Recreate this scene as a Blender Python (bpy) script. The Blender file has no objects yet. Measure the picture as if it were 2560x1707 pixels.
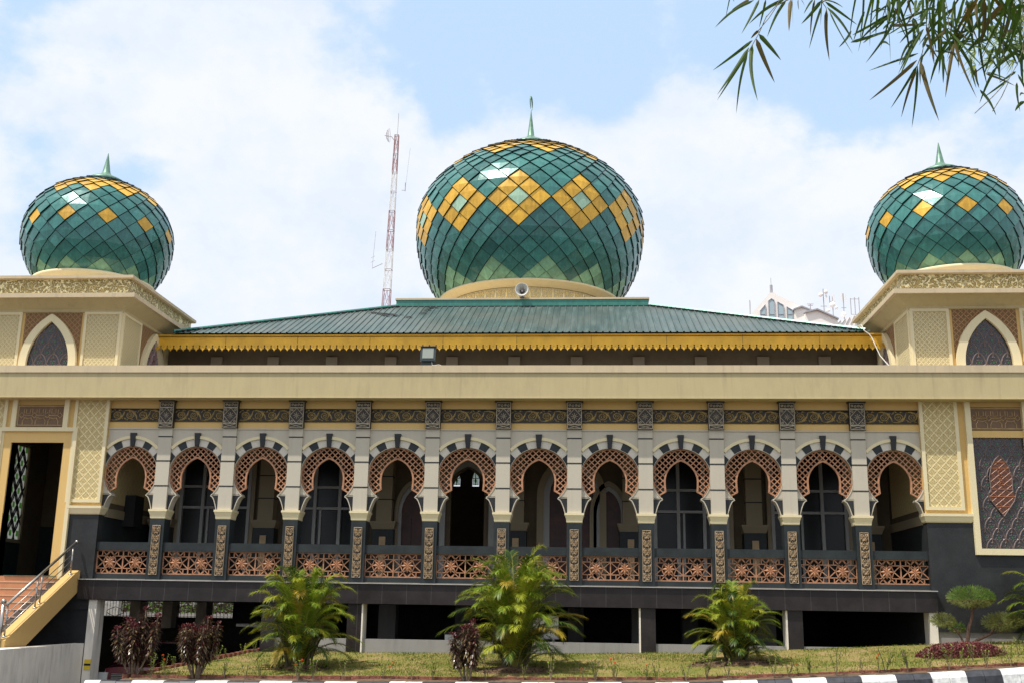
import bpy, math, random
from math import sin, cos, pi, radians, sqrt, atan2, hypot
from mathutils import Vector, Matrix
scn = bpy.context.scene
# ------------------------------------------------------------------ camera
cam = bpy.data.cameras.new('camera'); cam_o = bpy.data.objects.new('camera', cam)
scn.collection.objects.link(cam_o)
R2 = Vector((0.99734002, 0.07122764, 0.01547605)); U2 = Vector((0.00187748, -0.2373551, 0.97142114))
FW = Vector((-0.07286535, 0.96880812, 0.23685747))
m = Matrix((R2, U2, -FW)).transposed().to_4x4(); m.translation = Vector((11.14829, -28.01433, -0.60305))
cam_o.matrix_world = m
cam.sensor_width = 36.0; cam.lens = 2751.364/2560*36.0
cam.clip_start = 0.1; cam.clip_end = 3000
scn.camera = cam_o
SKYPATCH = [(-0.1367, 0.8582, 0.4971, 0.13, 0.3), (-0.06, 0.8561, 0.5152, 0.13, 0.28), (-0.2096, 0.8436, 0.4943, 0.1, 0.12), (-0.1349, 0.8956, 0.4239, 0.05, 0.25), (0.0116, 0.8743, 0.4853, 0.1, 0.26), (0.0231, 0.8916, 0.4523, 0.05, 0.3), (0.1626, 0.859, 0.4954, 0.12, 0.3), (0.2486, 0.8442, 0.4748, 0.2, 0.34), (0.2379, 0.868, 0.4359, 0.07, 0.3), (-0.4528, 0.7663, 0.4558, 0.12, 0.3), (-0.3876, 0.8486, 0.3602, 0.05, 0.2), (-0.4545, 0.831, 0.3209, 0.07, 0.2)]
# ------------------------------------------------------------------ light
SUN = Vector((-0.34, -0.27, 0.90)).normalized()
sl = bpy.data.lights.new('sun', 'SUN'); sl.energy = 4.6; sl.angle = radians(0.6); sl.color = (1.0, 0.94, 0.84)
so = bpy.data.objects.new('sun', sl); scn.collection.objects.link(so)
so.rotation_euler = SUN.to_track_quat('Z', 'Y').to_euler()
scn.view_settings.view_transform = 'Standard'; scn.view_settings.look = 'None'
scn.view_settings.exposure = 0.0; scn.view_settings.gamma = 1.0
w = bpy.data.worlds.new('World'); scn.world = w; w.use_nodes = True
nt = w.node_tree; N = nt.nodes; Lk = nt.links
for n in list(N): N.remove(n)
out = N.new('ShaderNodeOutputWorld'); bg = N.new('ShaderNodeBackground'); bg.inputs[1].default_value = 0.12
sky = N.new('ShaderNodeTexSky'); sky.sky_type = 'NISHITA'; sky.sun_disc = False
sky.sun_elevation = math.asin(SUN.z); sky.sun_rotation = atan2(SUN.x, SUN.y)
sky.air_density = 1.0; sky.dust_density = 1.5; sky.ozone_density = 1.2
tc = N.new('ShaderNodeTexCoord')
def wm(op, a, b=None, c=None, clamp=False):
    n = N.new('ShaderNodeMath'); n.operation = op; n.use_clamp = clamp
    for i, v in enumerate((a, b, c)):
        if v is None: continue
        if isinstance(v, (int, float)): n.inputs[i].default_value = v
        else: Lk.new(v, n.inputs[i])
    return n.outputs[0]
def wnoise(scale, detail, rough, sx=1, sy=1, sz=1, off=0):
    mp = N.new('ShaderNodeMapping'); mp.inputs['Scale'].default_value = (sx, sy, sz); mp.inputs['Location'].default_value = (off, off*.7, off*1.3)
    Lk.new(tc.outputs['Generated'], mp.inputs[0])
    n = N.new('ShaderNodeTexNoise'); n.inputs['Scale'].default_value = scale; n.inputs['Detail'].default_value = detail; n.inputs['Roughness'].default_value = rough
    Lk.new(mp.outputs[0], n.inputs['Vector']); return n.outputs['Fac']
dens = wm('ADD', wnoise(5.0, 9, .56, 1, 1, 1.5, 3.1), wm('MULTIPLY', wm('SUBTRACT', wnoise(20, 8, .62, 1, 1, 1.4, 1.0), .02), .26))
# clear patches of the cloud layer, given as directions in the sky
for (dx, dy, dz, rad, amt) in SKYPATCH:
    vd = N.new('ShaderNodeVectorMath'); vd.operation = 'DISTANCE'
    nrm = N.new('ShaderNodeVectorMath'); nrm.operation = 'NORMALIZE'; Lk.new(tc.outputs['Generated'], nrm.inputs[0])
    Lk.new(nrm.outputs[0], vd.inputs[0]); vd.inputs[1].default_value = (dx, dy, dz)
    g = wm('SUBTRACT', 1.0, wm('DIVIDE', vd.outputs['Value'], rad), None, True)
    dens = wm('SUBTRACT', dens, wm('MULTIPLY', g, amt))
mr = N.new('ShaderNodeMapRange'); mr.interpolation_type = 'SMOOTHSTEP'
Lk.new(dens, mr.inputs['Value']); mr.inputs['From Min'].default_value = .36; mr.inputs['From Max'].default_value = .55
cloud = wm('MULTIPLY', mr.outputs[0], .88)
shade = wnoise(9.0, 9, .62, 1, 1, 1.3, 8.0)
cr = N.new('ShaderNodeValToRGB'); Lk.new(shade, cr.inputs[0])
cr.color_ramp.elements[0].position = .35; cr.color_ramp.elements[0].color = (6.9, 7.5, 8.7, 1)
cr.color_ramp.elements[1].position = .6; cr.color_ramp.elements[1].color = (8.25, 8.35, 8.55, 1)
hz = N.new('ShaderNodeMix'); hz.data_type = 'RGBA'; hz.inputs[0].default_value = .62      # thin milky veil over the blue
Lk.new(sky.outputs[0], hz.inputs[6]); hz.inputs[7].default_value = (6.7, 8.9, 11.6, 1)
mx = N.new('ShaderNodeMix'); mx.data_type = 'RGBA'
Lk.new(cloud, mx.inputs[0]); Lk.new(hz.outputs[2], mx.inputs[6]); Lk.new(cr.outputs[0], mx.inputs[7])
Lk.new(mx.outputs[2], bg.inputs[0]); Lk.new(bg.outputs[0], out.inputs[0])
# ------------------------------------------------------------------ materials
def mat(name, col, rough=.7, metal=0.0, spec=.5, coat=0.0, var=0.0, vscale=3.0, vcol=None, bump=0.0, bscale=40.0, trans=0.0):
    mt = bpy.data.materials.new(name); mt.use_nodes = True
    n = mt.node_tree.nodes; l = mt.node_tree.links; b = n['Principled BSDF']
    b.inputs['Base Color'].default_value = (*col, 1); b.inputs['Roughness'].default_value = rough
    b.inputs['Metallic'].default_value = metal; b.inputs['Specular IOR Level'].default_value = spec
    b.inputs['Coat Weight'].default_value = coat; b.inputs['Coat Roughness'].default_value = .08
    t = n.new('ShaderNodeNewGeometry')
    if var > 0 or vcol:
        tn = n.new('ShaderNodeTexNoise'); tn.inputs['Scale'].default_value = vscale; tn.inputs['Detail'].default_value = 8; tn.inputs['Roughness'].default_value = .62
        l.new(t.outputs['Position'], tn.inputs['Vector'])
        rr = n.new('ShaderNodeValToRGB'); l.new(tn.outputs['Fac'], rr.inputs[0])
        rr.color_ramp.elements[0].position = .36; rr.color_ramp.elements[1].position = .64
        c2 = vcol or tuple(c*(1-var) for c in col)
        rr.color_ramp.elements[0].color = (*c2, 1)
        rr.color_ramp.elements[1].color = (*[min(1, c*(1+var*.3)) for c in col], 1)
        l.new(rr.outputs[0], b.inputs['Base Color'])
    if bump > 0:
        tb = n.new('ShaderNodeTexNoise'); tb.inputs['Scale'].default_value = bscale; tb.inputs['Detail'].default_value = 5
        l.new(t.outputs['Position'], tb.inputs['Vector'])
        bp = n.new('ShaderNodeBump'); bp.inputs['Strength'].default_value = bump; bp.inputs['Distance'].default_value = .02
        l.new(tb.outputs['Fac'], bp.inputs['Height']); l.new(bp.outputs[0], b.inputs['Normal'])
    if trans > 0:
        tr = n.new('ShaderNodeBsdfTranslucent'); ms = n.new('ShaderNodeMixShader'); ms.inputs[0].default_value = trans
        o = n['Material Output']; l.new(b.outputs[0], ms.inputs[1]); l.new(tr.outputs[0], ms.inputs[2]); l.new(ms.outputs[0], o.inputs[0])
        if var > 0 or vcol: l.new(rr.outputs[0], tr.inputs[0])
        else: tr.inputs[0].default_value = (*[min(1, c*1.4) for c in col], 1)
    return mt
class G:
    """tiny node-expression helper"""
    def __init__(s, mt): s.n = mt.node_tree.nodes; s.l = mt.node_tree.links
    def m(s, op, a, b=0.0, clamp=False):
        q = s.n.new('ShaderNodeMath'); q.operation = op; q.use_clamp = clamp
        for i, v in enumerate((a, b)):
            if isinstance(v, (int, float)): q.inputs[i].default_value = v
            else: s.l.new(v, q.inputs[i])
        return q.outputs[0]
    def xyz(s, src):
        q = s.n.new('ShaderNodeSeparateXYZ'); s.l.new(src, q.inputs[0]); return q.outputs
    def tex(s, kind, vec, scale, **kw):
        q = s.n.new(kind); s.l.new(vec, q.inputs['Vector']); q.inputs['Scale'].default_value = scale
        for k, v in kw.items(): q.inputs[k].default_value = v
        return q
    def ramp(s, fac, stops):
        q = s.n.new('ShaderNodeValToRGB'); s.l.new(fac, q.inputs[0]); e = q.color_ramp.elements
        e[0].position, e[0].color = stops[0][0], (*stops[0][1], 1); e[1].position, e[1].color = stops[-1][0], (*stops[-1][1], 1)
        for p, c in stops[1:-1]:
            k = e.new(p); k.color = (*c, 1)
        return q.outputs[0]
    def mix(s, f, a, b):
        q = s.n.new('ShaderNodeMix'); q.data_type = 'RGBA'
        for i, v in ((0, f), (6, a), (7, b)):
            if isinstance(v, (int, float)): q.inputs[i].default_value = v
            elif isinstance(v, tuple): q.inputs[i].default_value = (*v, 1)
            else: s.l.new(v, q.inputs[i])
        return q.outputs[2]
    def bump(s, h, dist, st=1.0):
        q = s.n.new('ShaderNodeBump'); q.inputs['Strength'].default_value = st; q.inputs['Distance'].default_value = dist
        s.l.new(h, q.inputs['Height']); s.l.new(q.outputs[0], s.n['Principled BSDF'].inputs['Normal'])
    def col(s, c): s.l.new(c, s.n['Principled BSDF'].inputs['Base Color'])
    def rough(s, c): s.l.new(c, s.n['Principled BSDF'].inputs['Roughness'])
    def pos(s): return s.n.new('ShaderNodeNewGeometry').outputs['Position']
    def obj(s): return s.n.new('ShaderNodeTexCoord').outputs['Object']
def stained_paint(name, col, dirt, rough=.75, amt=.5):
    mt = mat(name, col, rough); g = G(mt); p = g.pos()
    mp = g.n.new('ShaderNodeMapping'); mp.inputs['Scale'].default_value = (1.2, 1.2, .35); g.l.new(p, mp.inputs[0])
    n1 = g.tex('ShaderNodeTexNoise', mp.outputs[0], 3.0, Detail=9.0, Roughness=.7).outputs['Fac']
    n2 = g.tex('ShaderNodeTexNoise', p, .7, Detail=4.0).outputs['Fac']
    f = g.m('MULTIPLY', g.ramp_f(n1, .45, .72) if hasattr(g, 'ramp_f') else n1, 1.0)
    r = g.ramp(n1, [(.42, (0, 0, 0)), (.78, (1, 1, 1))]); r2 = g.ramp(n2, [(.35, (.25, .25, .25)), (.7, (1, 1, 1))])
    ff = g.m('MULTIPLY', g.m('MULTIPLY', r, r2), amt)
    m2 = g.n.new('ShaderNodeMapping'); m2.inputs['Scale'].default_value = (7.0, 7.0, .45); g.l.new(p, m2.inputs[0])
    st = g.tex('ShaderNodeTexNoise', m2.outputs[0], 1.0, Detail=5.0, Roughness=.6).outputs['Fac']
    sk = g.m('MULTIPLY', g.ramp(st, [(.56, (0, 0, 0)), (.74, (1, 1, 1))]), amt*.75)
    g.col(g.mix(sk, g.mix(ff, col, dirt), dirt))
    g.bump(g.tex('ShaderNodeTexNoise', p, 55.0, Detail=4.0).outputs['Fac'], .004, .6)
    return mt
def granite(name, col, speck, rough=.28, joints=None):
    mt = mat(name, col, rough, spec=.3); g = G(mt); p = g.pos()
    v = g.tex('ShaderNodeTexNoise', p, 130.0, Detail=3.0).outputs['Fac']
    big = g.tex('ShaderNodeTexNoise', p, 2.2, Detail=6.0, Roughness=.65).outputs['Fac']
    c = g.ramp(v, [(.5, col), (.68, speck)])
    c = g.mix(g.ramp(big, [(.4, (0, 0, 0)), (.75, (.5, .5, .5))]), c, tuple(x*2.4+.012 for x in col))
    if joints:
        x = g.xyz(p)
        fx = g.m('ABSOLUTE', g.m('SUBTRACT', g.m('FRACT', g.m('DIVIDE', g.m('ADD', x[0], 40.3), joints[0])), .5))
        fz = g.m('ABSOLUTE', g.m('SUBTRACT', g.m('FRACT', g.m('DIVIDE', g.m('ADD', x[2], 40.0), joints[1])), .5))
        jl = g.m('MAXIMUM', g.m('LESS_THAN', fx, .004/joints[0]), g.m('LESS_THAN', fz, .004/joints[1]))
        c = g.mix(g.m('MULTIPLY', jl, .35), c, (.20, .19, .19))
    g.col(c); g.rough(g.m('ADD', g.m('MULTIPLY', big, .3), rough-.1))
    return mt
def relief(name, hi, lo, scale, dist, metal=0.0, rough=.5, stretch=(1, 1, 1)):
    mt = mat(name, hi, rough, metal); g = G(mt); p = g.pos()
    mp = g.n.new('ShaderNodeMapping'); mp.inputs['Scale'].default_value = stretch; g.l.new(p, mp.inputs[0])
    dn = g.tex('ShaderNodeTexNoise', mp.outputs[0], scale*.35, Detail=2.0)
    vm = g.n.new('ShaderNodeVectorMath'); vm.operation = 'MULTIPLY_ADD'; g.l.new(dn.outputs['Color'], vm.inputs[0]); vm.inputs[1].default_value = (.22, .22, .22); g.l.new(mp.outputs[0], vm.inputs[2])
    v = g.tex('ShaderNodeTexVoronoi', vm.outputs[0], scale); v.feature = 'SMOOTH_F1'
    wv = g.m('SINE', g.m('MULTIPLY', v.outputs['Distance'], 15.0))
    h = g.m('ADD', g.m('MULTIPLY', wv, .5), .5)
    g.col(g.mix(g.ramp(h, [(.2, (0, 0, 0)), (.65, (1, 1, 1))]), lo, hi)); g.bump(h, dist)
    return mt
def trellis(name, hi, lo, px=.2, pz=.27, dist=.012):
    """diamond trellis with a rosette in each diamond, raised from the wall"""
    mt = mat(name, hi, .6); g = G(mt); x = g.xyz(g.obj())
    ax = g.m('ADD', x[0], x[1])
    u = g.m('DIVIDE', ax, px); v = g.m('DIVIDE', x[2], pz)
    a = g.m('FRACT', g.m('ADD', g.m('ADD', u, v), 50.0)); b = g.m('FRACT', g.m('ADD', g.m('SUBTRACT', u, v), 50.0))
    la = g.m('ABSOLUTE', g.m('SUBTRACT', a, .5)); lb = g.m('ABSOLUTE', g.m('SUBTRACT', b, .5))
    edge = g.m('MAXIMUM', la, lb)
    line = g.ramp(edge, [(.38, (0, 0, 0)), (.44, (1, 1, 1))])
    du = g.m('ADD', g.m('SUBTRACT', a, .5), g.m('SUBTRACT', b, .5)); dv = g.m('SUBTRACT', g.m('SUBTRACT', a, .5), g.m('SUBTRACT', b, .5))
    rad = g.m('SQRT', g.m('ADD', g.m('MULTIPLY', du, du), g.m('MULTIPLY', dv, dv)))
    ang = g.m('ARCTAN2', dv, du)
    pet = g.m('ADD', .30, g.m('MULTIPLY', g.m('COSINE', g.m('MULTIPLY', ang, 6.0)), .08))
    ring = g.ramp(g.m('ABSOLUTE', g.m('SUBTRACT', rad, pet)), [(.05, (1, 1, 1)), (.1, (0, 0, 0))])
    dot = g.ramp(rad, [(.08, (1, 1, 1)), (.13, (0, 0, 0))])
    ring2 = g.ramp(g.m('ABSOLUTE', g.m('SUBTRACT', rad, .58)), [(.04, (.8, .8, .8)), (.09, (0, 0, 0))])
    h = g.m('MAXIMUM', g.m('MAXIMUM', line, ring), g.m('MAXIMUM', dot, ring2))
    g.col(g.mix(h, lo, hi)); g.bump(h, dist)
    return mt
M = {}
M['grey'] = stained_paint('grey_paint', (.545, .495, .395), (.41, .36, .28), amt=.4)
M['cream'] = stained_paint('cream_paint', (.77, .67, .42), (.56, .46, .27), amt=.35)
M['tan'] = stained_paint('tan_parapet_paint', (.54, .445, .24), (.35, .28, .16), amt=.6)
M['pale'] = stained_paint('weathered_parapet_top', (.63, .51, .33), (.44, .35, .24), amt=.75)
M['ochre'] = stained_paint('ochre_paint', (.70, .47, .17), (.57, .37, .13), amt=.3)
M['white'] = stained_paint('white_wall_paint', (.88, .82, .72), (.24, .22, .19), amt=.8)
M['black'] = granite('black_granite', (.016, .017, .018), (.05, .052, .055), rough=.45)
M['post'] = granite('dark_granite_post', (.015, .020, .021), (.04, .047, .05), rough=.42)
M['slab'] = granite('dark_slab_tiles', (.017, .013, .013), (.032, .027, .027), rough=.34, joints=(.62, 9))
M['stone'] = stained_paint('pale_stone', (.64, .60, .51), (.48, .43, .35), amt=.4)
M['slabtop'] = mat('slab_edge_stone', (.40, .38, .36), .5, var=.2)
M['conc'] = stained_paint('bare_concrete', (.30, .29, .28), (.17, .16, .155), amt=.7)
M['terra'] = mat('terracotta_screen', (.50, .245, .13), .6, var=.3, vscale=9, bump=.3)
M['trell'] = trellis('cream_trellis_relief', (.82, .69, .37), (.68, .50, .19), .23, .25, .022)
M['trellf'] = trellis('fine_cream_relief', (.82, .71, .42), (.70, .54, .24), .12, .13, .014)
M['gold'] = relief('gold_relief', (1.0, .88, .50), (.50, .38, .14), 13.0, .07, metal=.08, rough=.3)
M['goldb'] = mat('gold_ground', (.50, .42, .23), .4, metal=.2, bump=.4, bscale=60)
M['goldr'] = mat('gold_ornament', (1.0, .84, .44), .32, metal=.3)
M['brown'] = trellis('brown_carved_spandrel', (.46, .26, .11), (.15, .07, .025), .15, .15, .02)
M['brpan'] = mat('carved_brown_panel', (.17, .10, .05), .6, var=.2)
M['brhi'] = mat('carved_brown_relief', (.58, .41, .22), .55, var=.2)
M['dkcarve'] = mat('dark_carved_ground', (.040, .032, .024), .6, var=.3, vscale=12)
M['scroll'] = mat('antique_gold_scroll', (.56, .42, .18), .45, metal=.15, var=.35, vscale=14)
M['capln'] = mat('pale_bronze_line', (.62, .54, .40), .5, metal=.0, var=.3, vscale=14)
M['copper'] = mat('bronze_carving', (.66, .51, .34), .40, metal=.15, var=.35, vscale=18)
M['ybrd'] = mat('yellow_fascia_paint', (.80, .45, .035), .5, var=.2, vscale=1.6)
M['dark'] = mat('dark_void', (.01, .01, .011), .8)
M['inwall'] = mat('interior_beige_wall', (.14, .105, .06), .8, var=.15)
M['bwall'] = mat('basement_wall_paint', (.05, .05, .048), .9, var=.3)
M['inframe'] = mat('grey_window_frame', (.38, .38, .36), .5)
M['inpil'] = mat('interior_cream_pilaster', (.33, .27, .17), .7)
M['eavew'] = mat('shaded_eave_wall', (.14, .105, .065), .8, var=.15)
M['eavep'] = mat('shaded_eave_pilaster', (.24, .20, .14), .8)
M['glass'] = mat('dark_window_glass', (.012, .014, .014), .22, spec=.25)
M['redwood'] = mat('dark_red_timber', (.07, .018, .010), .45, var=.4)
M['lead'] = mat('leaded_bars', (.21, .165, .155), .3, metal=.2)
M['leadg'] = mat('leaded_glass_dark', (.030, .027, .032), .18, spec=.6, var=.5, vscale=20)
M['amber'] = mat('amber_stained_glass', (.12, .04, .018), .3, var=.5, vscale=16)
M['amberl'] = mat('amber_lead_line', (.34, .13, .06), .4)
M['pinkg'] = mat('pink_leaded_glass', (.33, .15, .14), .3, var=.3, vscale=20)
M['greeng'] = mat('green_glass_gem', (.02, .10, .03), .2)
M['pane'] = mat('stained_pane_pale', (.62, .70, .66), .4, trans=.8)
M['paneg'] = mat('stained_pane_green', (.25, .50, .16), .4, trans=.8)
M['orange'] = mat('orange_step_tile', (.52, .25, .12), .5, var=.15)
M['stepdk'] = mat('grey_step_tile', (.14, .105, .09), .5, var=.2)
M['nosing'] = mat('pale_step_nosing', (.62, .50, .36), .5)
M['steel'] = mat('stainless_steel', (.42, .40, .37), .3, metal=.9)
M['strg'] = stained_paint('yellow_stringer_paint', (.62, .40, .14), (.45, .30, .11), amt=.3)
M['floor'] = mat('polished_floor', (.16, .14, .11), .3)
# dome enamel
def enamel(name, c, rough=.3):
    mt = mat(name, c, rough, spec=.6, metal=.15); g = G(mt); p = g.pos()
    n = g.tex('ShaderNodeTexNoise', p, 3.5, Detail=8.0, Roughness=.7).outputs['Fac']
    mp = g.n.new('ShaderNodeMapping'); mp.inputs['Scale'].default_value = (6, 6, 1.2); g.l.new(p, mp.inputs[0])
    s = g.tex('ShaderNodeTexNoise', mp.outputs[0], 2.0, Detail=6.0).outputs['Fac']
    oi = g.n.new('ShaderNodeNewGeometry').outputs['Random Per Island']
    f = g.m('ADD', g.m('MULTIPLY', g.m('MULTIPLY', n, s), 1.1), g.m('MULTIPLY', oi, .30))
    g.col(g.mix(g.ramp(f, [(.18, (0, 0, 0)), (.7, (1, 1, 1))]), tuple(x*.62 for x in c), tuple(min(1, x*1.34+.01) for x in c)))
    g.rough(g.m('ADD', g.m('MULTIPLY', n, .25), rough-.1))
    g.bump(n, .01, .5)
    return mt
M['teal'] = enamel('teal_enamel', (.040, .185, .166), .23)
M['teal2'] = enamel('dark_teal_enamel', (.025, .14, .128), .21)
M['mint'] = enamel('pale_green_enamel', (.19, .39, .25), .35)
M['pmint'] = enamel('light_mint_enamel', (.30, .46, .33), .35)
M['yel'] = enamel('yellow_enamel', (.66, .37, .025), .35)
M['seam'] = mat('dark_seam', (.006, .018, .018), .5)
M['verd'] = mat('verdigris_copper', (.16, .30, .22), .4, metal=.3, var=.3, vscale=7)
def roofmat():
    mt = mat('green_metal_roof', (.08, .2, .17), .38, metal=.25); g = G(mt); p = g.pos()
    mp = g.n.new('ShaderNodeMapping'); mp.inputs['Scale'].default_value = (4.5, .5, .5); g.l.new(p, mp.inputs[0])
    s = g.tex('ShaderNodeTexNoise', mp.outputs[0], 1.3, Detail=9.0, Roughness=.7).outputs['Fac']
    b = g.tex('ShaderNodeTexNoise', p, .55, Detail=5.0, Roughness=.6).outputs['Fac']
    c = g.ramp(s, [(.32, (.048, .080, .080)), (.5, (.075, .122, .118)), (.7, (.145, .195, .185))])
    g.col(g.mix(g.ramp(b, [(.42, (0, 0, 0)), (.7, (.6, .6, .6))]), c, (.14, .15, .13)))
    g.rough(g.m('ADD', g.m('MULTIPLY', s, .3), .3)); return mt
M['roof'] = roofmat()
M['trim'] = enamel('teal_roof_trim', (.035, .20, .155), .35)
# plants, ground
def leafm(name, c, c2, rough=.45, trans=.25, sc=6.0):
    return mat(name, c, rough, spec=.4, vcol=c2, var=.2, vscale=sc, trans=trans)
M['lf1'] = leafm('palm_green', (.21, .30, .018), (.11, .18, .010))
M['lf2'] = leafm('palm_yellow_green', (.36, .38, .03), (.20, .25, .016))
M['lf3'] = leafm('palm_orange_frond', (.46, .34, .04), (.30, .22, .02))
M['lfd'] = leafm('palm_deep_green', (.06, .11, .012), (.03, .065, .008))
M['rach'] = mat('palm_rachis', (.30, .28, .06), .5, var=.3)
M['ptrunk'] = mat('palm_stem', (.12, .10, .045), .6, var=.4, vscale=15)
M['cor1'] = leafm('cordyline_maroon', (.085, .038, .030), (.030, .018, .012), .28, .1, 9)
M['cor2'] = leafm('cordyline_red_tip', (.13, .020, .024), (.07, .018, .018), .28, .15, 9)
M['cor3'] = leafm('cordyline_beige_glint', (.24, .17, .08), (.09, .07, .03), .28, .1, 9)  # beige leaf glints painted in as a lighter leaf colour
M['twig'] = mat('pale_twig_bark', (.24, .18, .12), .8, var=.4, vscale=20)
M['bark'] = mat('topiary_bark', (.10, .055, .035), .85, var=.5, vscale=20)
M['jun'] = leafm('juniper_green', (.17, .30, .045), (.08, .16, .025), .6, .25)
M['jun2'] = leafm('juniper_olive', (.22, .24, .06), (.12, .13, .035), .6, .25)
M['redl'] = leafm('red_groundcover', (.24, .075, .07), (.12, .035, .035), .6, .2, 12)
M['seed'] = leafm('bright_leaf', (.26, .33, .04), (.12, .19, .025), .5, .3, 12)
M['flow'] = mat('orange_bloom', (.80, .14, .03), .5, trans=.2)
M['bam'] = leafm('bamboo_leaf', (.065, .125, .008), (.035, .075, .008), .6, .35, 14)
M['bam2'] = leafm('bamboo_leaf_brown', (.13, .085, .012), (.06, .06, .010), .6, .35, 14)
M['bam3'] = leafm('bamboo_pale_leaf', (.42, .50, .12), (.30, .40, .09), .5, .5, 14)
M['bstem'] = mat('bamboo_twig', (.14, .13, .06), .5)
def lawnm():
    mt = mat('lawn_soil_and_turf', (.1, .11, .02), .95); g = G(mt); p = g.pos()
    a = g.tex('ShaderNodeTexNoise', p, 1.1, Detail=8.0, Roughness=.7).outputs['Fac']
    b = g.tex('ShaderNodeTexNoise', p, 28.0, Detail=5.0, Roughness=.7).outputs['Fac']
    c = g.ramp(a, [(.36, (.14, .165, .018)), (.50, (.23, .20, .04)), (.62, (.36, .25, .11))])
    g.col(g.mix(g.ramp(b, [(.45, (0, 0, 0)), (.72, (.5, .5, .5))]), c, (.09, .075, .03))); g.bump(b, .03); return mt
M['lawn'] = lawnm()
M['grass'] = leafm('grass_blade', (.16, .215, .022), (.09, .145, .016), .7, .3, 1.6)
M['grassy'] = leafm('dry_grass_blade', (.34, .28, .07), (.24, .21, .05), .7, .3, 1.6)
M['soil'] = mat('bare_soil', (.16, .10, .055), .95, var=.45, vscale=9, bump=1.0, bscale=30)
M['asph'] = mat('asphalt', (.06, .06, .06), .85, var=.3, vscale=5, bump=.5, bscale=80)
M['drive'] = mat('driveway_concrete', (.10, .10, .10), .8, var=.3, vscale=3)
M['brick'] = mat('red_brick_edging', (.27, .10, .065), .85, var=.5, vscale=7, bump=.8, bscale=30)
M['kw'] = mat('kerb_white_paint', (.80, .80, .78), .6, var=.38, vscale=9)
M['kb'] = mat('kerb_black_paint', (.040, .043, .055), .5, var=.5, vscale=7)
# far things
M['fwall'] = mat('far_white_wall', (.95, .91, .87), .8, var=.03)
M['fglass'] = mat('far_blue_glass', (.40, .52, .58), .2)
M['froof'] = mat('far_red_roof', (.62, .20, .18), .7)
M['fgrey'] = mat('far_grey_metal', (.38, .38, .41), .5)
M['mred'] = mat('mast_hazed_red', (.46, .27, .27), .5)  # red paled, distance haze is put into the colour
M['mwhite'] = mat('mast_white', (.85, .85, .83), .5)
M['mgrey'] = mat('mast_grey', (.42, .38, .40), .5)
M['plastic'] = mat('white_plastic', (.66, .65, .60), .35)
M['lampb'] = mat('floodlight_housing', (.03, .045, .05), .4)
M['lampg'] = mat('floodlight_glass', (.30, .33, .29), .25)
M['cable'] = mat('white_cable', (.75, .73, .68), .5)
M['iron'] = mat('dark_iron', (.05, .045, .04), .5)
M['carp'] = mat('maroon_car_paint', (.10, .012, .020), .2, coat=.6)
M['chrome'] = mat('chrome', (.6, .6, .6), .12, metal=1.0)
M['lens'] = mat('headlight_lens', (.55, .56, .54), .08, spec=.8)
M['rubber'] = mat('tyre_rubber', (.02, .02, .02), .8)
M['signy'] = mat('yellow_sign_paint', (.72, .52, .04), .5)
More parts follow.
